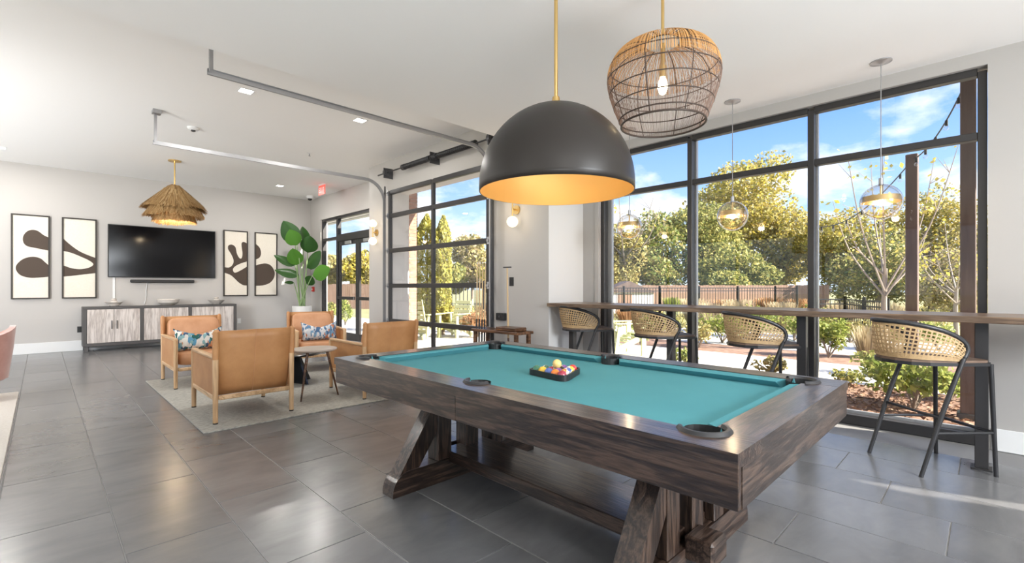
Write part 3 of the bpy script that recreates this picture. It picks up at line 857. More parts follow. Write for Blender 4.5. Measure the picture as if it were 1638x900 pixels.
# black dome pendant
D0 = (2.115, 1.765); zb = 1.815
t = thing('dome_pendant', 'big black dome pendant lamp with golden inside over the pool table', 'pendant lamp', (*D0, zb))
Rm, Hm = .445, .50
prof = [(Rm, 0.0), (Rm, .035)] + [(Rm * math.cos(a), .035 + (Hm - .035) * math.sin(a)) for a in np.linspace(.08, PI / 2 - .04, 16)]
m = MB(); m.capl = False; m.lathe([(Rm - .006, 0.0)] + prof + [(.012, Hm)], seg=64).build('shade', 'dome_black', t, smooth='all')
m = MB(); m.capl = False; m.lathe([(r - .006 if r > .02 else .001, z - (.004 if i > 1 else 0)) for i, (r, z) in enumerate(prof)], seg=64).build('inner_lining', 'gold_inner', t, smooth='all')
MB().cyl((0, 0, Hm - .01), (0, 0, LOW - zb - .02), .011).build('rod', 'brass', t, smooth=True)
MB().lathe([(.02, Hm + .05), (.03, Hm - .01), (.012, Hm - .015)], seg=16).build('cap', 'brass', t, smooth=True)
MB().cyl((0, 0, LOW - zb - .025), (0, 0, LOW - zb), .065, seg=24).build('canopy', 'brass', t, smooth=True)
MB().cyl((0, 0, Hm - .14), (0, 0, Hm - .02), .022).build('socket', 'brass', t, smooth=True)
MB().sphere((0, 0, Hm - .18), .045, 16).build('bulb', 'bulb_glow', t, smooth='all')
point('dome_bulb_light', (0, 0, Hm - .27), 3, .05, WARM, t)

# woven wire pendant
W0 = at_depth(1060, 2.92); zw = height_at(199, 2.92)
t = thing('woven_pendant', 'open woven wire pendant lamp with amber top right of the black dome', 'pendant lamp', (W0.x, W0.y, zw))
wp = [(.250, 0), (.262, .035), (.296, .12), (.325, .215), (.335, .29), (.322, .365), (.275, .44), (.19, .488), (.10, .502)]
wpc = [(x, z) for x, z, _ in catmull([(x, z, 0) for x, z in wp], 4, False)]
def wr(zz):
    for (a, b), (c_, d) in zip(wpc, wpc[1:]):
        if b <= zz <= d: return a + (c_ - a) * (zz - b) / max(1e-6, d - b)
    return wpc[-1][0]
def ring(n, r, z, rad, mt, par, seg=48): return MB().tube([(r * math.cos(a), r * math.sin(a), z) for a in np.linspace(0, 2 * PI, seg, endpoint=False)], rad, 5, closed=True).build(n, mt, par, smooth='all')
ring('bottom_ring', .250, 0, .0065, 'wicker_wire', t); ring('bottom_ring', .262, .035, .0045, 'wicker_wire', t)
for z in (.115, .20, .285, .365): ring('hoop', wr(z), z, .0035, 'wicker_wire', t)
ring('top_ring', .10, .502, .005, 'wicker_wire', t)
for k in range(8):
    a = 2 * PI * k / 8 + .2
    MB().tube([(r * math.cos(a), r * math.sin(a), z) for r, z in wpc[::3] + [wpc[-1]]], .0032, 5).build('rib', 'wicker_wire', t, smooth='all')
def strands(name, lo, hi, n, rad, mt):
    m = MB()
    P = [(r, z) for r, z in wpc if lo - 1e-6 <= z <= hi + 1e-6]
    for k in range(n):
        a = 2 * PI * (k + random.uniform(-.3, .3)) / n; tw = random.uniform(-.05, .05)
        m.tube([(r * 1.002 * math.cos(a + tw * z), r * 1.002 * math.sin(a + tw * z), z) for r, z in P], rad, 3, cap=False)
    tag(m.build(name, mt, t), kind='stuff')
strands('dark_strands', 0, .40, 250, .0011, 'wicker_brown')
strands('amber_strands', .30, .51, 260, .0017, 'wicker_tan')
MB().cyl((0, 0, .35), (0, 0, .50), .014).build('socket_stem', 'brass', t, smooth=True)
MB().lathe([(.1, .507), (.1, .497), (.0, .497)], seg=24).build('top_plate', 'pot_white', t)
MB().cyl((0, 0, .29), (0, 0, .36), .022).build('socket', 'brass', t, smooth=True)
MB().lathe([(.012, .30), (.026, .26), (.03, .225), (.018, .19), (.001, .18)], seg=16).build('bulb', 'bulb_glow', t, smooth='all')
MB().cyl((0, 0, .50), (0, 0, LOW - zw - .02), .010).build('rod', 'brass', t, smooth=True)
MB().cyl((0, 0, LOW - zw - .025), (0, 0, LOW - zw), .06, seg=24).build('canopy', 'brass', t, smooth=True)
point('woven_bulb_light', (0, 0, .235), 9, .03, WARM, t)

# glass globe pendants over the bar
def globe_pendant(x, y, z, label):
    t = thing('globe_pendant', label, 'pendant lamp', (x, y, z), 0, 'glass globe pendants')
    rg = .146
    MB().lathe([(.075, LOW - z), (.075, LOW - z - .008), (.03, LOW - z - .022), (.006, LOW - z - .03)], seg=24).build('canopy', 'steel', t, smooth=True)
    MB().cyl((0, 0, rg), (0, 0, LOW - z - .02), .0035, seg=6).build('cable', 'steel', t)
    MB().cyl((0, 0, rg - .01), (0, 0, rg + .05), .016).build('globe_cap', 'steel', t, smooth=True)
    MB().sphere((0, 0, 0), rg, 32).build('glass_globe', 'globe_glass', t, smooth='all')
    m = MB(); m.capl = False
    m.lathe([(rg * .965, -.002), (rg * .90, .046), (rg * .87, .046), (rg * .935, -.002)], seg=32, close=True).build('brass_band', 'brass', t, smooth=True)
    m = MB(); m.lathe([(rg * .88, .046), (rg * .88, .042), (.02, .042)], seg=32).build('band_plate', 'brass', t)
    MB().cyl((0, 0, .04), (0, 0, rg), .008).build('stem', 'brass', t)
    MB().sphere((0, 0, -.005), .026, 12).build('bulb', 'bulb_glow', t, smooth='all')
    point('globe_bulb_light', (0, 0, -.05), 4, .03, WARM, t)
globe_pendant(4.90, .62, 1.965, 'clear glass globe pendant lamp with brass band, rightmost and nearest')
globe_pendant(4.90, 1.80, 1.975, 'clear glass globe pendant lamp with brass band, in front of the middle window')
globe_pendant(4.90, 2.97, 1.975, 'clear glass globe pendant lamp with brass band, farthest, just right of the dome')

# straw fringe pendant by the television
z0 = 2.36
t = thing('straw_pendant', 'layered straw fringe pendant lamp hanging before the television', 'pendant lamp', (1.74, 10.55, z0))
MB().cyl((0, 0, HIGH - z0 - .02), (0, 0, HIGH - z0), .10, seg=24).build('canopy', 'brass', t)
MB().cyl((0, 0, .72), (0, 0, HIGH - z0), .012).build('rod', 'brass', t)
def tier(ztop, rtop, zlow, rlow, n):
    a = rng.uniform(0, 2 * PI, n); ln = rng.uniform(.72, 1.0, n) + .035 * np.sin(a * 3 + ztop * 9) + .025 * np.sin(a * 7); s0 = rng.uniform(0, .55, n)
    dr = rlow - rtop; w = rng.uniform(.004, .011, n); tw = rng.normal(0, .09, n)
    def P(s_, aa): 
        r = rtop + dr * s_ + rng.uniform(0, .016, n); z = ztop + (zlow - ztop) * (s_ ** 1.1)
        return np.stack([r * np.cos(aa), r * np.sin(aa), z + rng.normal(0, .010, n)], 1)
    p0 = P(s0, a); p1 = P(np.minimum(1.1, ln), a + tw)
    tg = np.stack([-np.sin(a), np.cos(a), 0 * a], 1) * w[:, None]
    V = np.stack([p0 - tg, p0 + tg, p1 + tg * .6, p1 - tg * .6], 1)
    tag(obj('fringe_tier', quads_mesh('fringe_tier', V, 'straw_fringe'), t), kind='stuff')
    m = MB(); m.capl = False
    m.lathe([(max(.001, rtop - .012), ztop - .008), ((rtop + rlow) / 2 - .035, ztop + (zlow - ztop) * .45), (rtop + dr * .78 - .03, ztop + (zlow - ztop) * .76)], seg=40).build('tier_core', 'straw', t, smooth='all')
tier(.77, .05, .33, .51, 3400); tier(.47, .27, .18, .47, 2600); tier(.28, .26, .08, .34, 1600)
MB().sphere((0, 0, .25), .05, 12).build('bulb', 'bulb_glow', t, smooth='all')
point('straw_bulb_light', (0, 0, .12), 12, .05, WARM, t)

# wall sconces
def sconce(y, label):
    t = thing('wall_sconce', label, 'wall lamp', (XG, y, 2.30), 0, 'two globe wall sconces')
    M = Matrix.Rotation(R(-90), 4, 'Y')
    MB().cyl((0, 0, 0), (-.018, 0, 0), .062, seg=24).build('back_plate', 'brass', t, smooth=True)
    MB().cyl((-.018, 0, 0), (-.085, 0, 0), .011).build('arm', 'brass', t, smooth=True)
    MB().cyl((-.085, 0, -.11), (-.085, 0, .11), .011).build('stem', 'brass', t, smooth=True)
    for s in (-1, 1):
        g_ = MB().sphere((-.085, 0, s * .165), .075, 24).build('globe', 'globe_glow', t, smooth='all')
        MB().cyl((-.085, 0, s * .09), (-.085, 0, s * .115), .03, seg=16).build('collar', 'brass', t, smooth=True)
        point('sconce_light', (-.17, 0, s * .165), 2.2, .06, WARM, t)
sconce(8.20, 'brass wall sconce with two glowing globes left of the garage door')
sconce(4.46, 'brass wall sconce with glowing globes right of the garage door, partly behind the dome')

# recessed square ceiling lights; those outside the view are added as fill
def downlight(x, y, z, label, power):
    t = thing('recessed_light', label, 'ceiling light', (x, y, z), 0, 'square recessed ceiling lights')
    m = MB()
    for s in (-1, 1): m.box((s * .075, 0, -.003), (.016, .166, .008)); m.box((0, s * .075, -.003), (.134, .016, .008))
    m.build('trim_ring', 'white_plastic', t)
    MB().box((0, 0, -.002), (.134, .134, .004)).build('diffuser', 'light_panel', t)
    a = area('downlight', (0, 0, -.012), (0, 0, 0), .13, .13, power, (1, .965, .92)); a.parent = t
DL = [(1.72, 6.2, HIGH, 'square recessed ceiling light beside the nearer garage door track'), (3.15, 6.17, HIGH, 'square recessed ceiling light under the nearer track close to the garage door'),
      (3.89, 9.41, HIGH, 'square recessed ceiling light beyond the farther garage door track'), (3.88, 11.45, HIGH, 'square recessed ceiling light nearest the exit sign'),
      (-.49, 11.6, HIGH, 'square recessed ceiling light at the left edge of the picture'), (-2.5, 9.4, HIGH, 'added square fill light in the ceiling outside the view to the left'),
      (-2.5, 6.2, HIGH, 'added square fill light in the ceiling outside the view, level with the armchairs'), (-.4, -1.4, LOW, 'added square fill light in the ceiling behind the camera'),
      (2.6, -2.6, LOW, 'added square fill light in the ceiling outside the view to the right'), (-2.8, 1.6, LOW, 'added square fill light in the ceiling outside the view left of the camera')]
for x, y, z, lb in DL: downlight(x, y, z, lb, 20)

# small ceiling and wall fittings
def sprinkler(x, y, z, label):
    t = thing('sprinkler_head', label, 'sprinkler', (x, y, z), 0, 'ceiling sprinkler heads')
    MB().lathe([(.045, 0), (.045, -.006), (.02, -.012), (.001, -.012)], seg=16).build('escutcheon', 'white_plastic', t)
    m = MB().cyl((0, 0, -.01), (0, 0, -.05), .008); m.lathe([(.018, -.05), (.018, -.054), (.001, -.054)], seg=12); m.build('nozzle', 'steel', t)
sprinkler(3.3, 8.3, HIGH, 'small white sprinkler head on the high ceiling near the farther track')
sd = thing('smoke_detector', 'round white smoke detector on the high ceiling left of the farther track end', 'detector', (1.57, 8.17, HIGH))
MB().lathe([(.075, 0), (.075, -.02), (.06, -.035), (.05, -.04)], seg=24).build('housing', 'white_plastic', sd, smooth=True)
MB().lathe([(.03, -.038), (.03, -.055), (.018, -.06)], seg=16).build('sensor', 'dark_steel', sd, smooth=True)
sc_ = thing('security_camera', 'white dome security camera in the ceiling corner above the plant', 'camera', (4.86, 12.2, HIGH))
MB().lathe([(.085, 0), (.085, -.05), (.06, -.07)], seg=24).build('housing', 'white_plastic', sc_, smooth=True)
MB().lathe([(.055, -.065), (.05, -.095), (.03, -.115), (.001, -.122)], seg=20).build('lens_dome', 'black_plastic', sc_, smooth=True)
ex = thing('exit_sign', 'red lit EXIT sign hanging from the ceiling near the entry doors', 'exit sign', (4.5, 10.62, HIGH))
bx(MB(), -.03, .03, -.12, .12, -.03, 0, .003).build('mount', 'white_plastic', ex)
bx(MB(), -.008, .008, -.16, .16, -.235, -.03, .002).build('sign_panel', 'exit_red', ex)
LET = {'E': [(0, 0, .2, 1), (.2, 0, .9, .18), (.2, .41, .8, .59), (.2, .82, .9, 1)], 'I': [(.35, 0, .6, 1)], 'T': [(.37, 0, .6, .82), (0, .82, 1, 1)]}
for i, chx in enumerate('EXIT'):
    m = MB(); y_l = .125 - i * .066
    if chx == 'X':
        for a, b in (((0, 0), (1, 1)), ((0, 1), (1, 0))):
            m.bar((-.0095, y_l - a[0] * .05, -.19 + a[1] * .115), (-.0095, y_l - b[0] * .05, -.19 + b[1] * .115), .003, .012, up=(0, 1, 1))
    else:
        for a0, b0, a1, b1_ in LET[chx]: bx(m, -.011, -.008, y_l - a1 * .05, y_l - a0 * .05, -.19 + b0 * .115, -.19 + b1_ * .115)
    m.build('letter', 'white_plastic', ex)
fp = thing('fire_alarm_pull', 'red fire alarm pull station on the wall behind the plant', 'alarm', (XD, 12.58, 1.21))
bx(MB(), -.05, 0, -.045, .045, -.065, .065, .006).build('box', 'alarm_red', fp); bx(MB(), -.058, -.05, -.03, .03, -.012, .012, .002).build('handle', 'white_plastic', fp)
sw = thing('light_switch', 'black wall switch plate on the pier above the cue rack', 'switch', (XG, 4.56, 1.34))
bx(MB(), -.008, 0, -.04, .04, -.06, .06, .003).build('plate', 'black_plastic', sw); bx(MB(), -.013, -.008, -.016, .016, -.035, .035, .002).build('rocker', 'black_plastic', sw)
so = thing('door_sensor_box', 'black box mounted low beside the nearer garage door track', 'sensor', (XG, 4.73, .86))
bx(MB(), -.07, 0, -.075, .075, -.05, .05, .006).build('housing', 'black_plastic', so); MB().cyl((-.07, 0, 0), (-.078, 0, 0), .015).build('lens', 'dark_steel', so)
def outlet(x, z, mt, label):
    t = thing('wall_outlet', label, 'outlet', (x, YB, z))
    bx(MB(), -.038, .038, -.006, 0, -.06, .06, .002).build('plate', mt, t)
    for s in (-1, 1): bx(MB(), -.016, .016, -.009, -.006, s * .025 - .014, s * .025 + .014, .002).build('socket', mt, t)
outlet(.545, .42, 'black_plastic', 'black wall outlet left of the media cabinet'); outlet(3.40, .45, 'white_plastic', 'white wall outlet right of the media cabinet')

# ------------------------------------------------------------------ television wall
tv = thing('television', 'large flat black television on the back wall', 'television', (1.93, YB, 1.47))
bx(MB(), -.96, .96, -.06, -.022, 0, 1.095, .006).build('cabinet', 'black_plastic', tv); bx(MB(), -.945, .945, -.0625, -.06, .015, 1.08).build('screen', 'tv_screen', tv)
bx(MB(), -.3, .3, -.022, 0, .3, .8).build('wall_mount', 'dark_steel', tv)
sb = thing('soundbar', 'slim black soundbar mounted under the television', 'soundbar', (1.90, YB, 1.39))
bx(MB(), -.57, .57, -.09, -.01, -.03, .035, .012).build('body', 'black_plastic', sb)
for x in (-.35, .35): bx(MB(), x - .03, x + .03, -.012, 0, -.02, .02).build('bracket', 'dark_steel', sb)
def cover(x, z0_, z1_, label):
    t = thing('cable_cover', label, 'cable cover', (x, YB, z0_), 0, 'white cable covers')
    bx(MB(), -.02, .02, -.018, 0, 0, z1_ - z0_, .004).build('channel', 'white_plastic', t)
cover(1.07, .92, 1.47, 'white cable cover running down left under the television')
cd = MB().tube(catmull([(1.62, YB - .012, 1.36), (1.60, YB - .02, 1.2), (1.60, YB - .015, 1.05), (1.57, YB - .02, .9)], 6, False), .007, 6)
tag(cd.build('soundbar_cable', 'white_plastic', smooth='all'), 'thin white cable hanging from the soundbar', 'cable')

def artwork(x0, x1, z0_, z1_, shapes, box, label):
    """shapes in measured picture coordinates; box = (left, right, top, bottom) of the canvas"""
    t = thing('framed_art', label, 'artwork', ((x0 + x1) / 2, YB, z0_), 0, 'tall abstract prints on the back wall')
    w = x1 - x0; h = z1_ - z0_; f = .025
    for s in (-1, 1): bx(MB(), s * (w / 2 - f / 2) - f / 2, s * (w / 2 - f / 2) + f / 2, -.045, 0, 0, h, .002).build('frame_side', 'art_frame', t)
    for zz in (0, h - f): bx(MB(), -w / 2 + f, w / 2 - f, -.045, 0, zz, zz + f, .002).build('frame_rail', 'art_frame', t)
    bx(MB(), -w / 2 + f, w / 2 - f, -.03, -.005, f, h - f).build('canvas', 'canvas', t)
    l, r, tp, bt = box; cw = w - 2 * f; chh = h - 2 * f
    for pts in shapes:
        q = []
        n = len(pts)
        edge = lambda p: p[0] <= l + 1 or p[0] >= r - 1
        for i in range(n):
            a, b = pts[i], pts[(i + 1) % n]
            if edge(a) and edge(b): q.append(a)
            else:
                p0, p3 = pts[i - 1], pts[(i + 2) % n]
                if edge(a) and edge(p0): p0 = a
                if edge(b) and edge(p3): p3 = b
                p0, p1, p2, p3 = (Vector(k) for k in (p0, a, b, p3))
                for k in range(5):
                    tt = k / 5
                    q.append(tuple(.5 * ((2 * p1) + (p2 - p0) * tt + (2 * p0 - 5 * p1 + 4 * p2 - p3) * tt * tt + (3 * p1 - p0 - 3 * p2 + p3) * tt ** 3)))
        poly = [(max(-cw / 2, min(cw / 2, -cw / 2 + cw * (p[0] - l) / (r - l))), f + chh * (bt - p[1]) / (bt - tp)) for p in q]
        M = Matrix(((1, 0, 0, 0), (0, 0, 1, 0), (0, 1, 0, 0), (0, 0, 0, 1)))
        MB().prism(poly, -.0325, -.0302, M).build('painted_shape', 'art_dark', t)
A1 = [[(445, 265), (400, 245), (350, 212), (300, 203), (250, 220), (215, 265), (215, 320), (250, 355), (320, 368), (445, 388)],
      [(445, 522), (410, 492), (370, 462), (300, 450), (220, 470), (160, 520), (150, 570), (190, 620), (270, 642), (360, 640), (445, 632)]]
A2 = [[(568, 295), (620, 340), (690, 390), (760, 424), (855, 457), (855, 600), (760, 612), (660, 625), (568, 635), (568, 535), (640, 558), (720, 565), (800, 548), (838, 518), (800, 485), (720, 450), (640, 420), (568, 405)]]
A3 = [[(108, 440), (150, 440), (180, 410), (185, 370), (165, 320), (138, 275), (142, 242), (172, 233), (203, 255), (215, 310), (238, 352), (258, 352), (266, 310), (260, 260), (258, 217), (275, 202), (305, 212), (305, 382), (250, 402), (200, 430), (180, 460), (198, 488), (250, 465), (305, 430), (305, 605), (270, 600), (230, 575), (200, 545), (160, 510), (108, 490)]]
A4 = [[(392, 230), (425, 262), (437, 310), (425, 350), (392, 370)], [(392, 425), (440, 408), (490, 405), (530, 425), (557, 470), (560, 510), (545, 550), (510, 585), (450, 605), (392, 608)]]
artwork(-.40, .12, 1.04, 2.635, A1, (122, 445, 78, 825), 'tall framed print with two dark rounded blobs, leftmost on the back wall')
artwork(.285, .80, 1.04, 2.635, A2, (568, 855, 112, 822), 'tall framed print with one forked dark loop, second from the left')
artwork(3.06, 3.585, 1.05, 2.625, A3, (108, 305, 112, 692), 'tall framed print with a dark antler shape just right of the television')
artwork(3.74, 4.265, 1.05, 2.625, A4, (392, 575, 132, 690), 'tall framed print with a dark pebble shape behind the plant')

# media cabinet
cb = thing('media_cabinet', 'long low cabinet with dark frame and greyed wood doors', 'cabinet', (1.90, 12.56, 0))
cw, cdp, chh = 2.66, .42, .875
bx(MB(), -cw / 2, cw / 2, -cdp / 2, cdp / 2, chh - .045, chh, .003).build('top', 'dark_frame' if 'dark_frame' in MATS else 'frame_metal', cb)
mat('cabinet_frame', (.085, .08, .078), .55)
cb.children[0].data.materials[0] = MATS['cabinet_frame']
bx(MB(), -cw / 2, cw / 2, -cdp / 2, cdp / 2, .10, .16, .003).build('bottom_rail', 'cabinet_frame', cb)
for x in (-cw / 2 + .03, -.42, .42, cw / 2 - .03): bx(MB(), x - .03, x + .03, -cdp / 2, cdp / 2, .16, chh - .045, .003).build('divider', 'cabinet_frame', cb)
bx(MB(), -cw / 2 + .05, cw / 2 - .05, cdp / 2 - .03, cdp / 2 - .01, .16, chh - .045).build('back_panel', 'cabinet_frame', cb)
for x in (-cw / 2 + .05, cw / 2 - .05):
    for y in (-cdp / 2 + .04, cdp / 2 - .04): bx(MB(), x - .03, x + .03, y - .03, y + .03, 0, .10, .003).build('foot', 'cabinet_frame', cb)
for x0, x1 in ((-cw / 2 + .06, -.45), (-.39, .39), (.45, cw / 2 - .06)):
    mid = (x0 + x1) / 2
    for a, b, hxx in ((x0 + .003, mid - .002, mid - .04), (mid + .002, x1 - .003, mid + .04)):
        d = bx(MB(), a, b, -cdp / 2 + .005, -cdp / 2 + .03, .165, chh - .05, .002).build('door', 'grey_wood', cb)
        hn = MB(); bx(hn, hxx - .008, hxx + .008, -cdp / 2 - .025, -cdp / 2 - .012, .43, .60, .003)
        for zz in (.45, .58): bx(hn, hxx - .006, hxx + .006, -cdp / 2 - .014, -cdp / 2 + .006, zz - .006, zz + .006)
        hn.build('handle', 'cabinet_frame', cb).parent = d
def bowl(x, prof, label, name='bowl', knob=False):
    t = thing(name, label, 'bowl', (x, 12.53, chh))
    MB().lathe(prof, seg=32).build('dish', 'ceramic', t, smooth=True)
    if knob:
        MB().lathe([(.10, prof[-1][1] * .8), (.05, .115), (.03, .12)], seg=20).build('lid', 'ceramic', t, smooth=True)
        MB().lathe([(.02, .115), (.045, .14), (.045, .155), (.001, .165)], seg=16).build('knob', 'ceramic', t, smooth=True)
bowl(1.05, [(.06, 0), (.07, .01), (.12, .06), (.145, .085), (.13, .085), (.10, .055), (.001, .03)], 'small pale dish with a lid at the left end of the cabinet', 'lidded_dish', True)
bowl(1.95, [(.10, 0), (.12, .01), (.19, .06), (.205, .12), (.195, .135), (.175, .12), (.16, .06), (.001, .025)], 'wide banded ceramic bowl in the middle of the cabinet')
bowl(2.86, [(.07, 0), (.08, .01), (.14, .06), (.175, .10), (.16, .10), (.12, .06), (.001, .03)], 'pale dish with a lid at the right end of the cabinet', 'lidded_dish', True)

# ------------------------------------------------------------------ rugs
rg_ = MB(); bx(rg_, .99, 4.04, 4.76, 7.95, 0.0, .012, .004)
tag(rg_.build('area_rug', 'rug_weave'), 'grey and cream woven area rug under the leather armchairs', 'rug')
rg_ = MB(); bx(rg_, -3.2, -.19, 3.4, 8.2, 0.0, .014, .004)
tag(rg_.build('area_rug', 'rug_cream'), 'cream woven rug at the left edge of the floor', 'rug')

# ------------------------------------------------------------------ armchairs
def armchair_proto():
    """origin on the floor, faces -y"""
    t = thing('armchair', 'x', 'armchair', (0, 0, 0), 0, 'tan leather armchairs')
    wx, yf, yb = .335, -.43, .43
    for s in (-1, 1):
        for nm, y, zt in (('front_leg', yf, .60), ('back_leg', yb, .61)):
            lg = MB().tube([(s * wx, y, .012), (s * wx, y, zt)], [.021, .025], 12).build('leg', 'oak_z', t, smooth=True)
            MB().cyl((s * wx, y, 0), (s * wx, y, .014), .021, seg=12).build('glide', 'black_plastic', t).parent = lg
        MB().tube([(s * wx, yb, .59), (s * wx, yb + .012, .75), (s * wx, yb + .02, .845), (s * wx, yb + .015, .862)], [.026, .027, .026, .012], 12).build('post_sleeve', 'leather', t, smooth=True)
        MB().box((s * wx, 0, .605), (.052, .86, .03), .01).build('arm_rail', 'oak_y', t)
        MB().box((s * wx, 0, .235), (.03, .82, .045), .006).build('side_rail', 'oak_y', t)
        MB().box((s * wx, 0, .425), (.03, .82, .335), .01).build('side_panel', 'leather', t)
    for y in (yf, yb): MB().box((0, y, .235), (.62, .03, .04), .006).build('cross_rail', 'oak_y', t)
    # sling back, leaning back at the top
    n = 8; vs = []; fs = []
    for k in range(n + 1):
        q = k / n; z = .245 + .605 * q; y = yb - .10 * (1 - q) ** 1.5 + .012 + .02 * q
        for x in (-.312, -.15, 0, .15, .312): vs.append((x, y - .012 * (1 - abs(x) / .312) , z))
    for k in range(n):
        for i in range(4): fs.append((k * 5 + i, k * 5 + i + 1, k * 5 + 6 + i, k * 5 + 5 + i))
    o = MB().add(vs, fs).build('back_sling', 'leather', t, smooth='all')
    sm = o.modifiers.new('thick', 'SOLIDIFY'); sm.thickness = .012; sm.offset = 0
    seam = MB().tube([(vs[k * 5 + 2][0], vs[k * 5 + 2][1] + .0065, vs[k * 5 + 2][2]) for k in range(n + 1)], .003, 5); seam.build('seam', 'leather_light', t).parent = o
    M = Matrix.Translation((0, .325, .625)) @ Matrix.Rotation(R(-10), 4, 'X')
    MB().cushion((0, 0, 0), (.60, .15, .42), .33, 20, M).build('back_cushion', 'leather_light', t, smooth='all')
    MB().cushion((0, -.07, .355), (.615, .72, .17), .3, 20).build('seat_cushion', 'leather_light', t, smooth='all')
    return t
RUGZ = .012
ac = armchair_proto()
CH = [((1.505, 7.46), 0, 'tan leather armchair at the left with a leafy cushion, facing the camera'), ((1.465, 5.415), 180, 'tan leather armchair in front, its wide back turned to the camera'),
      ((3.05, 7.42), -12, 'tan leather armchair in the far corner near the plant, with a blue cushion'), ((2.90, 5.35), 180, 'tan leather armchair half hidden behind the pool table, back turned')]
for (x, y), a, lb in CH[1:]: copy_thing(ac, (x, y, RUGZ), R(a), lb)
ac.location = (*CH[0][0], RUGZ); ac['label'] = CH[0][2]

def pillow_mat(name, cols, sc):
    m, nt, b = new_mat(name); N = nt.nodes; L = nt.links
    tc = N.new('ShaderNodeTexCoord'); vo = N.new('ShaderNodeTexVoronoi'); vo.inputs['Scale'].default_value = sc; vo.inputs['Randomness'].default_value = 1
    mp = N.new('ShaderNodeMapping'); mp.inputs['Scale'].default_value = (1, 1, .5); mp.inputs['Rotation'].default_value = (0, R(35), 0)
    L.new(tc.outputs['Object'], mp.inputs[0]); L.new(mp.outputs[0], vo.inputs['Vector'])
    sp = N.new('ShaderNodeSeparateColor'); L.new(vo.outputs['Color'], sp.inputs[0])
    rp_ = N.new('ShaderNodeValToRGB'); rp_.color_ramp.interpolation = 'CONSTANT'; e = rp_.color_ramp.elements
    e[0].position = 0; e[0].color = (*cols[0], 1); e[1].position = 1 / len(cols); e[1].color = (*cols[1], 1)
    for i, c_ in enumerate(cols[2:]): k = e.new((i + 2) / len(cols)); k.color = (*c_, 1)
    L.new(sp.outputs[0], rp_.inputs[0]); L.new(rp_.outputs[0], b.inputs['Base Color']); b.inputs['Roughness'].default_value = .9
pillow_mat('pillow_leafy', [(.62, .60, .55), (.02, .10, .09), (.10, .28, .42), (.55, .25, .12), (.70, .68, .62), (.05, .09, .16), (.20, .35, .36)], 38)
pillow_mat('pillow_blue', [(.55, .55, .56), (.06, .12, .22), (.16, .28, .40), (.45, .17, .08), (.50, .52, .55), (.10, .20, .32), (.62, .62, .60)], 42)
def pillow(loc, rz, tilt, w, h, mt, label):
    t = thing('throw_pillow', label, 'pillow', loc, rz, 'lumbar throw pillows')
    n = 18; m = MB(); vs = []; fs = []
    for side in (-1, 1):
        for i in range(n + 1):
            for j in range(n + 1):
                u = -1 + 2 * i / n; v = -1 + 2 * j / n
                th = .075 * ((1 - u ** 4) * (1 - v ** 4)) ** .5
                x = u * w / 2 * (1 - .06 * (1 - v * v)); z = v * h / 2 * (1 - .10 * (1 - u * u))
                if v > 0: z -= .075 * v * (1 - abs(u) ** 1.5)      # karate chop in the top edge
                vs.append((x, side * th, z + h / 2))
    for side in range(2):
        o = side * (n + 1) ** 2
        for i in range(n):
            for j in range(n): fs.append((o + i * (n + 1) + j, o + i * (n + 1) + j + 1, o + (i + 1) * (n + 1) + j + 1, o + (i + 1) * (n + 1) + j))
    o = m.add(vs, fs, Matrix.Rotation(R(tilt), 4, 'X')).build('cover', mt, t, smooth='all')
pillow((1.47, 7.25, RUGZ + .435), R(6), -14, .56, .30, 'pillow_leafy', 'white teal and rust leaf print cushion on the left armchair')
pillow((3.02, 7.21, RUGZ + .435), R(-16), -14, .52, .30, 'pillow_blue', 'blue and grey print cushion on the far corner armchair')

# side table and coffee table
t = thing('side_table', 'small round grey topped side table on thin dark legs beside the front armchair', 'side table', (2.22, 5.44, RUGZ))
MB().lathe([(.001, .525), (.22, .525), (.245, .538), (.245, .550), (.24, .555), (.001, .555)], seg=40).build('table_top', 'tabletop_grey', t, smooth=True)
for a in (215, 100, 335):
    c_, s_ = math.cos(R(a)), math.sin(R(a)); MB().tube([(c_ * .13, s_ * .13, .53), (c_ * .255, s_ * .255, 0)], [.017, .009], 8).build('leg', 'walnut', t, smooth=True)
t = thing('coffee_table', 'low round black coffee table with crossed panel base between the armchairs', 'coffee table', (2.33, 6.45, RUGZ))
MB().lathe([(.001, .37), (.36, .37), (.38, .378), (.38, .392), (.37, .40), (.001, .40)], seg=40).build('table_top', 'coffee_black', t, smooth=True)
for a in (20, 110):
    m = MB(); M = Matrix.Rotation(R(a), 4, 'Z') @ Matrix(((1, 0, 0, 0), (0, 0, -1, 0), (0, 1, 0, 0), (0, 0, 0, 1)))
    m.prism([(-.30, 0), (.30, 0), (.12, .37), (-.12, .37)], -.012, .012, M).build('base_panel', 'coffee_black', t)

# pink velvet chair at the left edge
t = thing('velvet_chair', 'dusty pink velvet tub chair cut off by the left picture edge', 'chair', (-.55, 7.78, .014), R(-90))
vs = []; fs = []; n = 16
for i in range(n + 1):
    a = R(-115) + R(230) * i / n + R(90); hgt = .82 - .22 * abs(i / n - .5) * 2
    for r, z in ((.29, .24), (.33, hgt * .7), (.35, hgt), (.30, hgt), (.27, hgt * .7), (.24, .24)): vs.append((r * math.cos(a), r * math.sin(a), z))
for i in range(n):
    for k in range(6): fs.append((i * 6 + k, i * 6 + (k + 1) % 6, i * 6 + 6 + (k + 1) % 6, i * 6 + 6 + k))
fs += [tuple(range(6)), tuple(n * 6 + k for k in range(6))]
MB().add(vs, fs).build('tub_back', 'pink_velvet', t, smooth=True)
MB().cushion((0, -.03, .38), (.52, .54, .18), .45, 18).build('seat', 'pink_velvet', t, smooth='all')
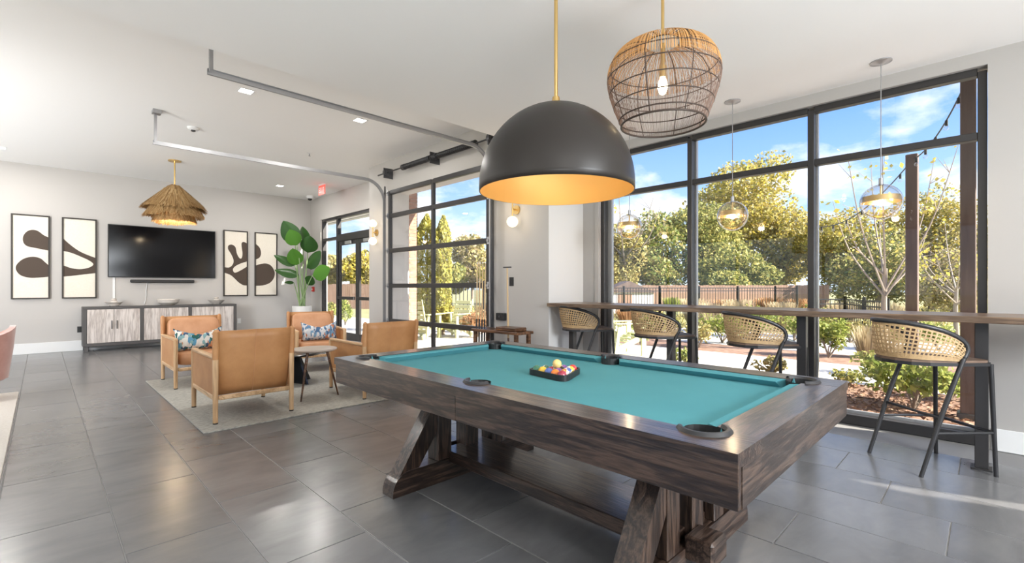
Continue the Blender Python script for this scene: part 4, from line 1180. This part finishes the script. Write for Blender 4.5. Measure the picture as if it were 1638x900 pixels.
MB().lathe([(.26, .22), (.28, .25), (.26, .3)], seg=24).build('base_ring', 'pink_velvet', t)
for a in (45, 135, 225, 315): MB().tube([(.2 * math.cos(R(a)), .2 * math.sin(R(a)), .24), (.25 * math.cos(R(a)), .25 * math.sin(R(a)), 0)], [.035, .024], 10).build('leg', 'pink_velvet', t, smooth=True)

# ------------------------------------------------------------------ plant
pl = thing('potted_plant', 'tall bird of paradise plant with broad leaves in a white pot', 'plant', (4.62, 12.0, 0))
pl.location = at_depth(483, 11.72)
m = MB(); m.lathe([(.18, 0), (.205, .02), (.225, .78), (.22, .80), (.195, .80), (.19, .74), (.001, .74)], seg=36); m.build('pot', 'pot_white', pl, smooth=True)
MB().lathe([(.001, .742), (.192, .742)], seg=24).build('soil', 'soil', pl)
def plant_leaf(u, v, tip_u, tip_v, wide, mt, bend=.12, yaw=0, dep=0.):
    """leaf from its base pixel to its tip pixel, in a plane near the plant's depth"""
    d = 11.72 + dep; o = pl.location
    b = at_depth(u, d, height_at(v, d)) - o; tp = at_depth(tip_u, d - .15, height_at(tip_v, d - .15)) - o
    foot = Vector((random.uniform(-.07, .07), random.uniform(-.07, .07), .74)); up = Vector((0, 0, 1))
    mid = foot.lerp(b, .55) + up * .18 * (foot - b).length * .4
    MB().tube(catmull([tuple(foot), tuple(mid), tuple(b)], 6, False), [.016 - .0007 * i for i in range(13)], 6).build('stem', 'plant_stem', pl, smooth='all')
    ax = tp - b; ln = ax.length; ax.normalize()
    view = Vector((math.sin(AZ), math.cos(AZ), 0)); side = ax.cross(view).normalized()
    side = Matrix.Rotation(R(yaw), 3, ax) @ side; nor = side.cross(ax)
    n = 10; vs = []; fs = []
    for i in range(n + 1):
        q = i / n; w = 1.22 * wide * ln * (math.sin(PI * min(1, q * .97 + .03) ** .8) ** .75) * .5 if 0 < q < 1 else .004
        c_ = b + ax * ln * q - up * bend * ln * q * q + nor * .0
        vs += [c_ - side * w + nor * w * .28, c_ - side * w * .5 + nor * w * .1, c_, c_ + side * w * .5 + nor * w * .1, c_ + side * w + nor * w * .28]
    for i in range(n):
        for k in range(4): fs.append((i * 5 + k, i * 5 + k + 1, i * 5 + 6 + k, i * 5 + 5 + k))
    MB().add(vs, fs).build('leaf', mt, pl, smooth='all')
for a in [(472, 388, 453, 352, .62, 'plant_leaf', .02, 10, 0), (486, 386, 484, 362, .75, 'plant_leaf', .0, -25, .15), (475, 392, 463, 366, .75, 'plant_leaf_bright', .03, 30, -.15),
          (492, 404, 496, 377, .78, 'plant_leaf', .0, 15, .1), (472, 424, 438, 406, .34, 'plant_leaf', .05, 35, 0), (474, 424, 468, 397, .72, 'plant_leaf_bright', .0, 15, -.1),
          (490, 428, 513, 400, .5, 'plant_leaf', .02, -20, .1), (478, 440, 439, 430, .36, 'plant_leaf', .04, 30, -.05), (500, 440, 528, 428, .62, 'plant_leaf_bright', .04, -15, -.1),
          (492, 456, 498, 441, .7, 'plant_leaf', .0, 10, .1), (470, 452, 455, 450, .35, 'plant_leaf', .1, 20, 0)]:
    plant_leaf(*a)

# ------------------------------------------------------------------ cue rack, cues
cr = thing('cue_rack', 'low walnut cue rack standing by the pier behind the pool table', 'cue rack', (4.20, 4.42, 0))
for x in (-.11, .11):
    for y in (-.38, .38): MB().box((x, y, .36), (.045, .045, .72), .004).build('upright', 'walnut', cr)
MB().box((0, 0, .70), (.30, .86, .035), .006).build('upper_shelf', 'walnut', cr); MB().box((0, 0, .10), (.28, .80, .03), .004).build('lower_shelf', 'walnut', cr)
MB().box((-.02, -.20, .742), (.20, .36, .045), .008).build('tray', 'walnut', cr)
def cue(x, y, lean, label, ln=1.46):
    t = thing('pool_cue', label, 'cue', (x, y, .115), 0, 'pool cues in the rack')
    MB().tube([(0, 0, 0), (lean, 0, ln * .5)], [.015, .011], 8).build('butt', 'black_plastic', t, smooth=True)
    MB().tube([(lean, 0, ln * .5), (lean * 2, .0, ln)], [.011, .0065], 8).build('shaft', 'cue_wood', t, smooth=True)
    MB().cyl((lean * 2, 0, ln), (lean * 2, 0, ln + .02), .0065, seg=8).build('tip', 'white_plastic', t)
for i, y in enumerate((4.79, 4.735, 4.68, 4.63)):
    cue(4.09, y, .012, ['pool cue farthest left in the rack', 'second pool cue from the left in the rack', 'third pool cue from the left in the rack', 'fourth pool cue from the left in the rack'][i])
t = thing('bridge_stick', 'pale wooden bridge stick with a cross head leaning in the cue rack', 'bridge stick', (4.25, 4.34, .115))
MB().tube([(0, 0, 0), (0, .0, .5)], [.015, .013], 8).build('butt', 'walnut', t, smooth=True); MB().tube([(0, 0, .5), (0, .02, 1.40)], [.013, .009], 8).build('shaft', 'cue_wood', t, smooth=True)
MB().box((0, .02, 1.405), (.02, .14, .016), .003).build('cross_head', 'dark_steel', t)

# ------------------------------------------------------------------ outdoors
GZ = -.05
def ground(name, q, mt, label): return struct(bx(MB(), *q).build(name, mt), label, 'ground')
ground('ground', (-90, 160, -90, 160, -.4, GZ), 'lawn', 'dry green lawn outside')
ground('mulch_bed', (5.46, 7.7, -8, 3.9, -.1, -.03), 'mulch', 'brown mulch bed right outside the tall window')
ground('walkway', (7.7, 9.5, -9, 24, -.1, -.025), 'concrete', 'pale concrete walkway past the window')
ground('mulch_bed', (9.5, 10.9, -9, 7.5, -.1, -.03), 'mulch', 'brown mulch strip beyond the walkway')
ground('patio', (10.9, 14.5, -9, 9.0, -.1, -.028), 'concrete', 'pale concrete patio beyond the planting')
ground('patio', (4.86, 7.7, 4.1, 24, -.1, -.02), 'concrete', 'pale concrete patio outside the garage door')
# loose bark chips
n = 5200; C = np.stack([rng.uniform(5.5, 7.68, n), rng.uniform(-1.2, 3.9, n), rng.uniform(-.028, -.012, n)], 1)
V = leaf_quads(C, .07, .45, flat=.8); V[:, :, 2] = -.03 + np.abs(V[:, :, 2] + .03)
tag(obj('bark_chips', quads_mesh('bark_chips', V, 'mulch_chip')), 'loose brown bark chips scattered on the mulch by the window', 'bark chips', kind='stuff')
# dry grass tufts on the lawn
n = 9000; d = rng.uniform(15, 30, n); u = rng.uniform(600, 1650, n); r = (u - 819) / 757 * d
C = np.stack([d * math.sin(AZ) + r * math.cos(AZ), d * math.cos(AZ) - r * math.sin(AZ), np.full(n, GZ + .08)], 1)
tag(obj('lawn_grass', quads_mesh('lawn_grass', leaf_quads(C, .3, .16, up=(0, 0, 1.2)), 'leaf_olive')), 'dry grass growing on the lawn before the fence', 'grass', kind='stuff')

# two unseen decks added to block the sun, then the visible entry canopy
cn = thing('window_sun_blocker', 'unseen flat deck added over the tall window to block the sun', 'canopy', (6.3, -.8, 3.7))
bx(MB(), 5.46, 7.25, -5.0, 3.9, 3.7, 3.82).build('deck', 'post_wood', cn, world=True)
cn = thing('garage_sun_blocker', 'unseen flat deck added over the garage door to block the sun', 'canopy', (5.7, 6.3, 3.72))
bx(MB(), 4.86, 6.5, 3.92, 8.7, 3.72, 3.84).build('deck', 'post_wood', cn, world=True)
cn = thing('entry_canopy', 'pale canopy roof outside the entry doors', 'canopy', (6.4, 12.5, 3.3))
bx(MB(), 5.31, 7.1, 11.3, 17, 3.45, 3.6).build('deck', 'stucco', cn, world=True)
bx(MB(), 6.96, 7.12, 11.25, 17, 3.42, 3.66).build('fascia', 'frame_alu', cn, world=True)

# brick column by the garage door, running bond
bk = thing('brick_column', 'brown brick column standing outside the glass garage door', 'column', (5.9, 9.4, -.02))
bx(MB(), -.19, .19, -.19, .19, 0, 3.75).build('core', 'mortar', bk)
m = MB(); hB = .068
for c_ in range(48):
    z = .006 + c_ * (hB + .01); o = (c_ % 2) * .1
    for s in (-1, 1):
        for axx in (0, 1):
            for a, b in ((-.2, -.005 - .1 + o), (.005 - .1 + o, .2)) :
                lo, hi = a, b
                if axx == 0: bx(m, lo, hi, s * .2 - (.02 if s > 0 else 0), s * .2 + (.02 if s < 0 else 0), z, z + hB)
                else: bx(m, s * .2 - (.02 if s > 0 else 0), s * .2 + (.02 if s < 0 else 0), lo, hi, z, z + hB)
tag(m.build('brick_courses', 'brick', bk), kind='stuff')

# pergola posts and string lights
def post(p, w, h, label, mt='post_wood'):
    t = thing('pergola_post', label, 'post', (p[0], p[1], -.03), 0, 'pergola posts')
    MB().box((0, 0, h / 2), (w, w, h), .008).build('shaft', mt, t)
    MB().box((0, 0, .03), (w + .05, w + .05, .06), .006).build('base_plate', 'dark_steel', t)
post((6.46, .135), .115, 3.72, 'thick brown timber post close outside the right window pane')
p2 = at_depth(1459, 6.1); post((p2.x, p2.y), .125, 3.0, 'second brown timber post farther out, carrying string lights')
def string_light(a, b, sag, n, label):
    a = Vector(a); b = Vector(b)
    t = thing('string_lights', label, 'string lights', tuple(a), 0, 'outdoor string lights')
    P = [a.lerp(b, k / 24) - Vector((0, 0, sag * 4 * (k / 24) * (1 - k / 24))) for k in range(25)]
    MB().tube([p - a for p in P], .008, 5).build('wire', 'black_plastic', t)
    for k in range(n):
        q = (k + .5) / n; p = a.lerp(b, q) - Vector((0, 0, sag * 4 * q * (1 - q))) - a
        bl = MB().cyl(p, p - Vector((0, 0, .06)), .014, seg=8).build('socket', 'black_plastic', t)
        MB().sphere(tuple(p - Vector((0, 0, .085))), .026, 8).build('bulb', 'globe_glass', t, smooth='all').parent = bl
pp = (p2.x, p2.y, 2.9)
string_light(pp, (6.46, .06, 3.55), .18, 6, 'string lights rising from the far post to the near post')
string_light(pp, tuple(at_depth(1290, 10, 2.6)), .35, 7, 'string lights sagging left from the far post')

# fences
def metal_fence(pts, h, label, post_gap=2.1):
    t = thing('metal_fence', label, 'fence', (pts[0][0], pts[0][1], GZ), 0, 'black metal fences')
    pk = MB()
    for a, b in zip(pts, pts[1:]):
        a = Vector((a[0], a[1], GZ)); b = Vector((b[0], b[1], GZ)); L_ = (b - a).length; d = (b - a) / L_
        for z in (.12, h - .14, h - .02): MB().bar(a + Vector((0, 0, z)), b + Vector((0, 0, z)), .03, .03).build('rail', 'black_metal', t, world=True)
        k = int(L_ / post_gap) + 1
        for i in range(k + 1):
            p = a + d * L_ * i / k; MB().box((p.x, p.y, GZ + h / 2 + .03), (.065, .065, h + .06)).build('post', 'black_metal', t, world=True)
        for i in range(int(L_ / .12)):
            p = a + d * (.06 + i * .12); pk.box((p.x, p.y, GZ + h / 2), (.017, .017, h - .04))
    tag(pk.build('pickets', 'black_metal', t, world=True), kind='stuff')
F = lambda u, d: tuple(at_depth(u, d))[:2]
metal_fence([F(880, 18.5), F(1055, 19.2), F(1240, 20), F(1275, 18)], 1.30, 'black metal picket fence across the lawn before the wooden fence')
metal_fence([F(1302, 12.2), F(1352, 12.2), F(1420, 9.8)], 1.02, 'short black metal picket fence bending near the bare tree')
metal_fence([F(640, 15.0), F(720, 14.6), F(830, 14.4)], 1.45, 'black metal picket fence seen through the garage door')
def wood_fence(a, b, h, label, w=.15):
    t = thing('wooden_fence', label, 'fence', (a[0], a[1], GZ), 0, 'brown board fences')
    a = Vector((a[0], a[1], GZ)); b = Vector((b[0], b[1], GZ)); L_ = (b - a).length; d = (b - a) / L_
    for z in (.3, h - .25): MB().bar(a + Vector((0, 0, z)), b + Vector((0, 0, z)), .05, .09).build('rail', 'fence_wood', t, world=True)
    m = MB(); nrm = Vector((-d.y, d.x, 0)) * .04
    rz = math.atan2(d.y, d.x)
    for i in range(int(L_ / w)):
        p = a + d * (i + .5) * w - nrm; M = Matrix.Translation((p.x, p.y, GZ + h / 2)) @ Matrix.Rotation(rz, 4, 'Z')
        m.box((0, 0, random.uniform(-.02, .02)), (w - .012, .02, h), 0, M)
    tag(m.build('boards', 'fence_wood', t, world=True), kind='stuff')
wood_fence(F(900, 27), F(1330, 26), 1.42, 'long brown board fence below the trees')
wood_fence(F(430, 30), F(650, 28), 1.5, 'brown board fence seen through the glass doors')

# small pale building beyond the fence on the left of the window
t = thing('shed', 'small pale shed with dark gable beyond the fence', 'shed', tuple(at_depth(1000, 24, GZ)), AZ * -1)
MB().box((0, 0, .55), (2.4, 1.6, 1.1)).build('walls', 'stucco', t)
M = Matrix(((1, 0, 0, 0), (0, 0, -1, 0), (0, 1, 0, 0), (0, 0, 0, 1)))
MB().prism([(-1.3, 1.05), (1.3, 1.05), (0, 1.62)], -.9, .9, M).build('roof', 'post_wood', t)
MB().box((-.2, -.805, .5), (.7, .02, .95)).build('door', 'fence_wood', t)

# yellow slatted garden chairs
def slat_chair():
    t = thing('garden_chair', 'x', 'garden chair', (0, 0, 0), 0, 'yellow slatted garden chairs')
    for s in (-1, 1):
        MB().box((s * .29, -.28, .30), (.04, .09, .60), .004).build('front_leg', 'yellow_slat', t)
        MB().bar((s * .26, -.30, .36), (s * .26, .42, .05), .035, .10).build('side_rail', 'yellow_slat', t)
        MB().box((s * .32, -.02, .61), (.12, .70, .022), .006).build('arm', 'yellow_slat', t)
        MB().bar((s * .30, .30, .02), (s * .30, .22, .60), .035, .06).build('back_post', 'yellow_slat', t)
    for k in range(6):
        y = -.29 + k * .1; MB().box((0, y, .385 - .043 * k), (.52, .085, .02), .004).build('seat_slat', 'yellow_slat', t)
    for k in range(7):
        z = .20 + k * .115; yy = .20 + .26 * (z - .2); M = Matrix.Translation((0, yy, z)) @ Matrix.Rotation(R(-15), 4, 'X')
        MB().box((0, 0, 0), (.56 - .012 * k, .02, .085), .004, M).build('back_slat', 'yellow_slat', t)
    for s in (-1, 1): MB().bar((s * .25, .215, .12), (s * .25, .44, .98), .03, .03).build('back_stile', 'yellow_slat', t)
    return t
gc = slat_chair()
p = ground_at(996, 566, -.025); copy_thing(gc, (p.x, p.y, -.025), R(60), 'yellow slatted garden chair behind the farthest bar stool')
p = at_depth(727, 12.2); copy_thing(gc, (p.x, p.y, -.025), R(-75), 'yellow slatted garden chair right of the clipped conifers')
p = at_depth(678, 11.9); gc.location = (p.x, p.y, -.02); gc.rotation_euler = (0, 0, R(110)); gc['label'] = 'yellow slatted garden chair beside the brick column'

# ---- plants outside
def blob_points(n, c, rad, shell=.55):
    v = rng.normal(size=(n, 3)); v /= np.linalg.norm(v, axis=1)[:, None]
    r = rng.uniform(shell, 1, n)[:, None] ** .7
    return np.asarray(c) + v * r * np.asarray(rad)
def limbs(m, base, tips, r0, r1, bend=.15):
    b = Vector(base)
    for tp in tips:
        tp = Vector(tp); md = b.lerp(tp, .5) + Vector((random.uniform(-1, 1), random.uniform(-1, 1), .3)) * bend * (tp - b).length
        P = catmull([tuple(b), tuple(md), tuple(tp)], 4, False); m.tube(P, [r0 + (r1 - r0) * i / (len(P) - 1) for i in range(len(P))], 5)
def tree(u, vtop, vlow, half, d, mt, label, n=5200, leaf=.34, blobs=26, name='tree', mix=None, squash=.8, shell=.55):
    o = at_depth(u, d, GZ); zt = height_at(vtop, d); zl = height_at(vlow, d); rx = half / 757 * d
    t = thing(name, label, 'tree', tuple(o), 0, 'trees beyond the fence')
    H = (zt + zl) / 2 - GZ; rz = (zt - zl) / 2
    n = int(n * 2.1); leaf *= .66
    cs = []
    for k in range(blobs):
        v = rng.normal(size=3); v /= np.linalg.norm(v); q = rng.uniform(.35, .8)
        cs.append((v[0] * rx * q, v[1] * rx * q * squash, H + v[2] * rz * q))
    rb = .36 * (rx + rz) / 2 * 1.05
    pts = np.concatenate([blob_points(n // blobs, c, (rb, rb, rb * .85), shell) for c in cs])
    pts = pts[pts[:, 2] > .1]
    k = int(len(pts) * (1 - (mix[1] if mix else 0)))
    rng.shuffle(pts)
    tag(obj('foliage', quads_mesh('foliage', leaf_quads(pts[:k], leaf, .7), mt), t), kind='stuff')
    if mix: tag(obj('foliage', quads_mesh('foliage', leaf_quads(pts[k:], leaf, .7), mix[0]), t), kind='stuff')
    m = MB(); tr = max(.06, rx * .06); m.tube([(0, 0, 0), (.1, 0, H * .5), (0, .1, H)], [tr, tr * .8, tr * .4], 7)
    m.build('trunk', 'bark', t, smooth=True)
    b = MB(); limbs(b, (0, 0, H * .45), cs[:9], tr * .45, .02); tag(b.build('branches', 'bark', t), kind='stuff')
TREES = [
    (1188, 228, 420, 92, 36, 'leaf_yellow', 'tall golden green tree rising in the middle window', dict(n=9000, leaf=.36, mix=('leaf_olive', .5), blobs=34)),
    (1130, 300, 480, 70, 33, 'leaf_mid', 'mid green tree below the tall golden tree on its left', dict(n=5200)),
    (1052, 335, 484, 66, 32, 'leaf_green', 'dark green dense tree behind the second bar stool', dict(n=5600, mix=('leaf_olive', .45))),
    (985, 360, 486, 56, 31, 'leaf_olive', 'olive brushy tree at the left edge of the tall window', dict(n=4200)),
    (1255, 315, 482, 72, 34, 'leaf_olive', 'olive tree at the right of the middle window', dict(n=5200, mix=('leaf_yellow', .35))),
    (1180, 400, 490, 80, 29, 'leaf_mid', 'low green thicket right behind the board fence', dict(n=5200, leaf=.28)),
    (1345, 318, 480, 80, 30, 'leaf_olive', 'yellow leaved tree left of the far timber post', dict(n=6200, leaf=.27, mix=('leaf_yellow', .45))),
    (1405, 365, 500, 90, 26, 'leaf_mid', 'green undergrowth tree behind the short metal fence', dict(n=5600, leaf=.25, mix=('leaf_olive', .4))),
    (1490, 300, 480, 82, 27, 'leaf_olive', 'yellow green tree between the two timber posts', dict(n=6200, leaf=.24, mix=('leaf_yellow', .4))),
    (1525, 400, 510, 70, 20, 'leaf_tan', 'dry tan brush behind the near timber post', dict(n=4600, leaf=.17, mix=('leaf_olive', .5))),
    (1620, 340, 500, 80, 24, 'leaf_olive', 'olive tree at the far right, mostly behind the white wall', dict(n=3000, leaf=.3)),
    (905, 360, 484, 70, 34, 'leaf_mid', 'green tree hidden mostly by the pier', dict(n=2600)),
    (755, 372, 470, 46, 33, 'leaf_olive', 'pale olive tree seen in the right column of garage door panes', dict(n=4600, mix=('leaf_tan', .35))),
    (715, 420, 475, 40, 31, 'leaf_mid', 'low green tree behind the clipped conifers', dict(n=2600)),
    (800, 400, 476, 40, 30, 'leaf_yellow', 'yellow green tree beside the garage door edge', dict(n=2600)),
    (575, 402, 470, 34, 34, 'leaf_yellow', 'golden tree seen through the entry doors', dict(n=3000, mix=('leaf_olive', .4))),
    (538, 400, 472, 30, 35, 'leaf_olive', 'olive tree seen through the entry side light', dict(n=2600)),
    (620, 410, 474, 30, 36, 'leaf_mid', 'green tree behind the brick column', dict(n=2000)),
]
for u, vt, vl, hf, d, mt, lb, kw in TREES: tree(u, vt, vl, hf, d, mt, lb, **kw)

def bare_tree(u, d, top_v, label, spread, n=46, leafn=170, name='young_tree', tk=1.0):
    o = at_depth(u, d, GZ); t = thing(name, label, 'tree', tuple(o), 0, 'leafless young trees')
    H = height_at(top_v, d) - GZ
    MB().tube([(0, 0, 0), (.03, .02, H * .25), (0, 0, H * .42)], [.055 * tk, .045 * tk, .035 * tk], 8).build('trunk', 'bark_pale', t, smooth=True)
    b = MB(); ends = []
    for k in range(9):
        a = 2 * PI * k / 9 + random.uniform(-.3, .3); q = random.uniform(.5, 1); z0_ = H * random.uniform(.28, .42)
        tp = Vector((math.cos(a) * spread * q, math.sin(a) * spread * q, H * random.uniform(.62, 1.0))); bs = Vector((0, 0, z0_))
        md = bs.lerp(tp, .5) + Vector((math.cos(a), math.sin(a), -.4)) * .12 * spread
        P = [Vector(p) for p in catmull([tuple(bs), tuple(md), tuple(tp)], 5, False)]
        b.tube(P, [(.022 - .0018 * i) * tk for i in range(len(P))], 5)
        for j in (4, 6, 8):
            p = P[j]
            for _ in range(2):
                e_ = p + Vector((random.uniform(-1, 1), random.uniform(-1, 1), random.uniform(.1, .9))) * spread * .28; b.tube([p, e_], [.007 * tk, .003 * tk], 4); ends += [p.lerp(e_, .6), e_]
        ends.append(tp)
    tag(b.build('branches', 'bark_pale', t), kind='stuff')
    E_ = np.array([tuple(ends[rng.integers(len(ends))]) for _ in range(leafn)]) + rng.normal(0, .09, (leafn, 3))
    tag(obj('leaves', quads_mesh('leaves', leaf_quads(E_, .10 * tk, .7), 'leaf_yellow'), t), kind='stuff')
bare_tree(1416, 9.0, 235, 'young nearly bare tree with a few yellow leaves before the right pane', 1.15)
bare_tree(1530, 11.5, 345, 'thin bare tree with yellow leaves between the timber posts', 1.1, leafn=260)
bare_tree(1000, 30, 292, 'grey leafless tree above the left end of the fence', 3.2, leafn=60, tk=2.6)

def conifer(u, d, top_v, r, label):
    o = at_depth(u, d, -.02); H = height_at(top_v, d) + .02
    t = thing('columnar_conifer', label, 'conifer', tuple(o), 0, 'clipped columnar conifers')
    n = 5200; z = rng.uniform(.05, 1, n); a = rng.uniform(0, 2 * PI, n); rr = r * np.clip(1.25 * (1 - z ** 9), .10, 1) * (.8 + .2 * np.sin(z * 3)) * rng.uniform(.8, 1.1, n) * (1 + .12 * np.sin(a * 5 + z * 22))
    C = np.stack([rr * np.cos(a), rr * np.sin(a), z * H], 1)
    tag(obj('foliage', quads_mesh('foliage', leaf_quads(C, .10, .5, up=(0, 0, .8)), 'arborvitae'), t), kind='stuff')
    MB().tube([(0, 0, 0), (0, 0, H * .85)], [.05, .02], 7).build('trunk', 'bark', t)
conifer(683, 13.2, 343, .27, 'yellow green columnar conifer left of the garage door middle stile')
conifer(709, 12.8, 345, .20, 'slimmer columnar conifer right of the garage door middle stile')

def shrub(u, v, wpx, hpx, mt, label, leaf=.07, n=900, up=None, name='shrub', aspect=.5, mix=None, shell=.3):
    z = -.03; o = ground_at(u, v, z); d = 757 * (CAM_H - z) / (v - 459)
    w = wpx / 757 * d / 2; h = hpx / 757 * d
    t = thing(name, label, 'shrub' if name == 'shrub' else 'grass', tuple(o), 0, 'garden shrubs' if name == 'shrub' else 'ornamental grasses')
    if up is None:
        cs = [(random.uniform(-.6, .6) * w, random.uniform(-.6, .6) * w, h * random.uniform(.45, .72)) for _ in range(9)]
        P = np.concatenate([blob_points(n // 9, c, (w * .45, w * .45, h * .32), shell) for c in cs]); P = P[P[:, 2] > .02]
        V = leaf_quads(P, leaf, aspect)
    else:
        a = rng.uniform(0, 2 * PI, n); r = np.sqrt(rng.uniform(0, 1, n)) * w * .35; ln = h * rng.uniform(.6, 1.05, n); le = rng.uniform(.1, .6, n) * w
        b0 = np.stack([r * np.cos(a), r * np.sin(a), 0 * a], 1); b1 = b0 + np.stack([le * np.cos(a), le * np.sin(a), ln], 1)
        sd_ = np.stack([-np.sin(a), np.cos(a), 0 * a], 1) * leaf * .14
        V = np.stack([b0 - sd_, b0 + sd_, b1 + sd_ * .3, b1 - sd_ * .3], 1); cs = [(0, 0, h * .4)]
    tag(obj('foliage', quads_mesh('foliage', V, mt), t), kind='stuff')
    if up is None:
        m = MB(); limbs(m, (0, 0, 0), cs[:6], .016, .006); tag(m.build('stems', 'bark', t), kind='stuff')
SH = [
    (1462, 655, 150, 85, 'leaf_lime', 'bright lime green shrub behind the nearest bar stool', dict(n=1500, leaf=.075)),
    (1356, 618, 52, 30, 'leaf_mid', 'small low green shrub right of the pool table corner', dict(n=260, leaf=.06)),
    (1326, 572, 62, 68, 'leaf_lime', 'yellow green bush just right of the second window mullion', dict(n=1000, leaf=.08)),
    (1232, 600, 60, 32, 'leaf_olive', 'low olive ground shrub under the second bar stool', dict(n=420, leaf=.07)),
    (1092, 585, 56, 34, 'leaf_lime', 'low lime shrub under the third bar stool', dict(n=420, leaf=.07)),
    (1155, 548, 76, 50, 'leaf_lime', 'rounded yellow green bush between the two middle bar stools', dict(n=900, leaf=.09)),
    (1024, 552, 44, 46, 'leaf_lime', 'bright yellow bush left of the third bar stool', dict(n=900, leaf=.09)),
    (1060, 540, 50, 44, 'leaf_mid', 'green bush behind the third bar stool', dict(n=700, leaf=.09)),
    (1270, 545, 60, 46, 'leaf_lime', 'pale green bush behind the second bar stool', dict(n=800, leaf=.09)),
    (1425, 560, 60, 44, 'leaf_mid', 'green bush behind the back of the nearest bar stool', dict(n=800, leaf=.08)),
    (1500, 560, 50, 50, 'leaf_lime', 'leafy bush left of the thick timber post', dict(n=700, leaf=.08)),
    (1550, 575, 46, 40, 'leaf_olive', 'olive bush behind the thick timber post', dict(n=500, leaf=.08)),
    (1208, 540, 80, 52, 'leaf_lime', 'wide yellow green bush behind the back of the second stool', dict(n=1100, leaf=.09)),
    (1118, 556, 60, 44, 'leaf_olive', 'olive bush right of the first window mullion', dict(n=800, leaf=.08)),
    (1305, 540, 50, 56, 'leaf_mid', 'taller green bush on the second window mullion', dict(n=900, leaf=.08)),
    (1400, 600, 70, 46, 'leaf_mid', 'green leafy shrub left of the bright lime shrub', dict(n=700, leaf=.07)),
    (1520, 640, 50, 46, 'leaf_lime', 'lime shrub between the nearest stool and the thick post', dict(n=500, leaf=.07)),
    (1360, 548, 64, 40, 'leaf_olive', 'olive bush before the tan grass clump', dict(n=800, leaf=.08)),
    (762, 540, 50, 48, 'leaf_rust', 'rusty red shrub seen through the garage door by the cues', dict(n=800, leaf=.09)),
    (738, 532, 36, 34, 'leaf_tan', 'pale dry shrub seen through the garage door', dict(n=500, leaf=.09)),
    (660, 530, 36, 50, 'leaf_lime', 'light green shrub between brick column and conifers', dict(n=600, leaf=.09)),
    (552, 520, 34, 40, 'leaf_lime', 'light green shrub outside the entry doors', dict(n=600, leaf=.12)),
    (530, 516, 22, 34, 'leaf_mid', 'green shrub outside the entry side light', dict(n=500, leaf=.12)),
]
for u, v, w_, h_, mt, lb, kw in SH: shrub(u, v, w_, h_, mt, lb, **kw)
GR = [
    (1388, 572, 70, 52, 'leaf_tan', 'tan ornamental grass clump left of the nearest stool back', dict(n=260, leaf=.09)),
    (1180, 522, 60, 42, 'leaf_tan', 'tan ornamental grass clump in the middle window', dict(n=600, leaf=.16)),
    (1110, 518, 60, 40, 'leaf_tan', 'tan ornamental grass clump beside the first window mullion', dict(n=600, leaf=.16)),
    (1230, 506, 60, 30, 'leaf_rust', 'rust coloured grass clump before the fence, middle window', dict(n=600, leaf=.2)),
    (1275, 508, 40, 30, 'leaf_rust', 'rust coloured grass clump by the second mullion', dict(n=500, leaf=.2)),
    (1165, 505, 60, 26, 'leaf_rust', 'rust coloured grass clump above the counter, left of middle', dict(n=500, leaf=.2)),
    (1075, 506, 40, 30, 'leaf_lime', 'pale green grass clump above the counter by the mullion', dict(n=500, leaf=.2)),
    (1345, 530, 60, 46, 'leaf_tan', 'tan grass clump before the short metal fence', dict(n=600, leaf=.13)),
    (1140, 530, 70, 44, 'leaf_tan', 'pale tan grass clump behind the two middle stools', dict(n=700, leaf=.15)),
    (1250, 528, 60, 44, 'leaf_tan', 'pale tan grass clump left of the second mullion', dict(n=700, leaf=.15)),
    (1420, 535, 70, 50, 'leaf_tan', 'pale tan grass clump under the bare young tree', dict(n=700, leaf=.13)),
    (1005, 520, 60, 30, 'leaf_rust', 'rust grass clump behind the farthest garden chair', dict(n=500, leaf=.16)),
    (778, 525, 30, 36, 'leaf_rust', 'rust grass clump behind the pool cues', dict(n=400, leaf=.15)),
]
for u, v, w_, h_, mt, lb, kw in GR: shrub(u, v, w_, h_, mt, lb, up=(0, 0, 1), name='ornamental_grass', **kw)
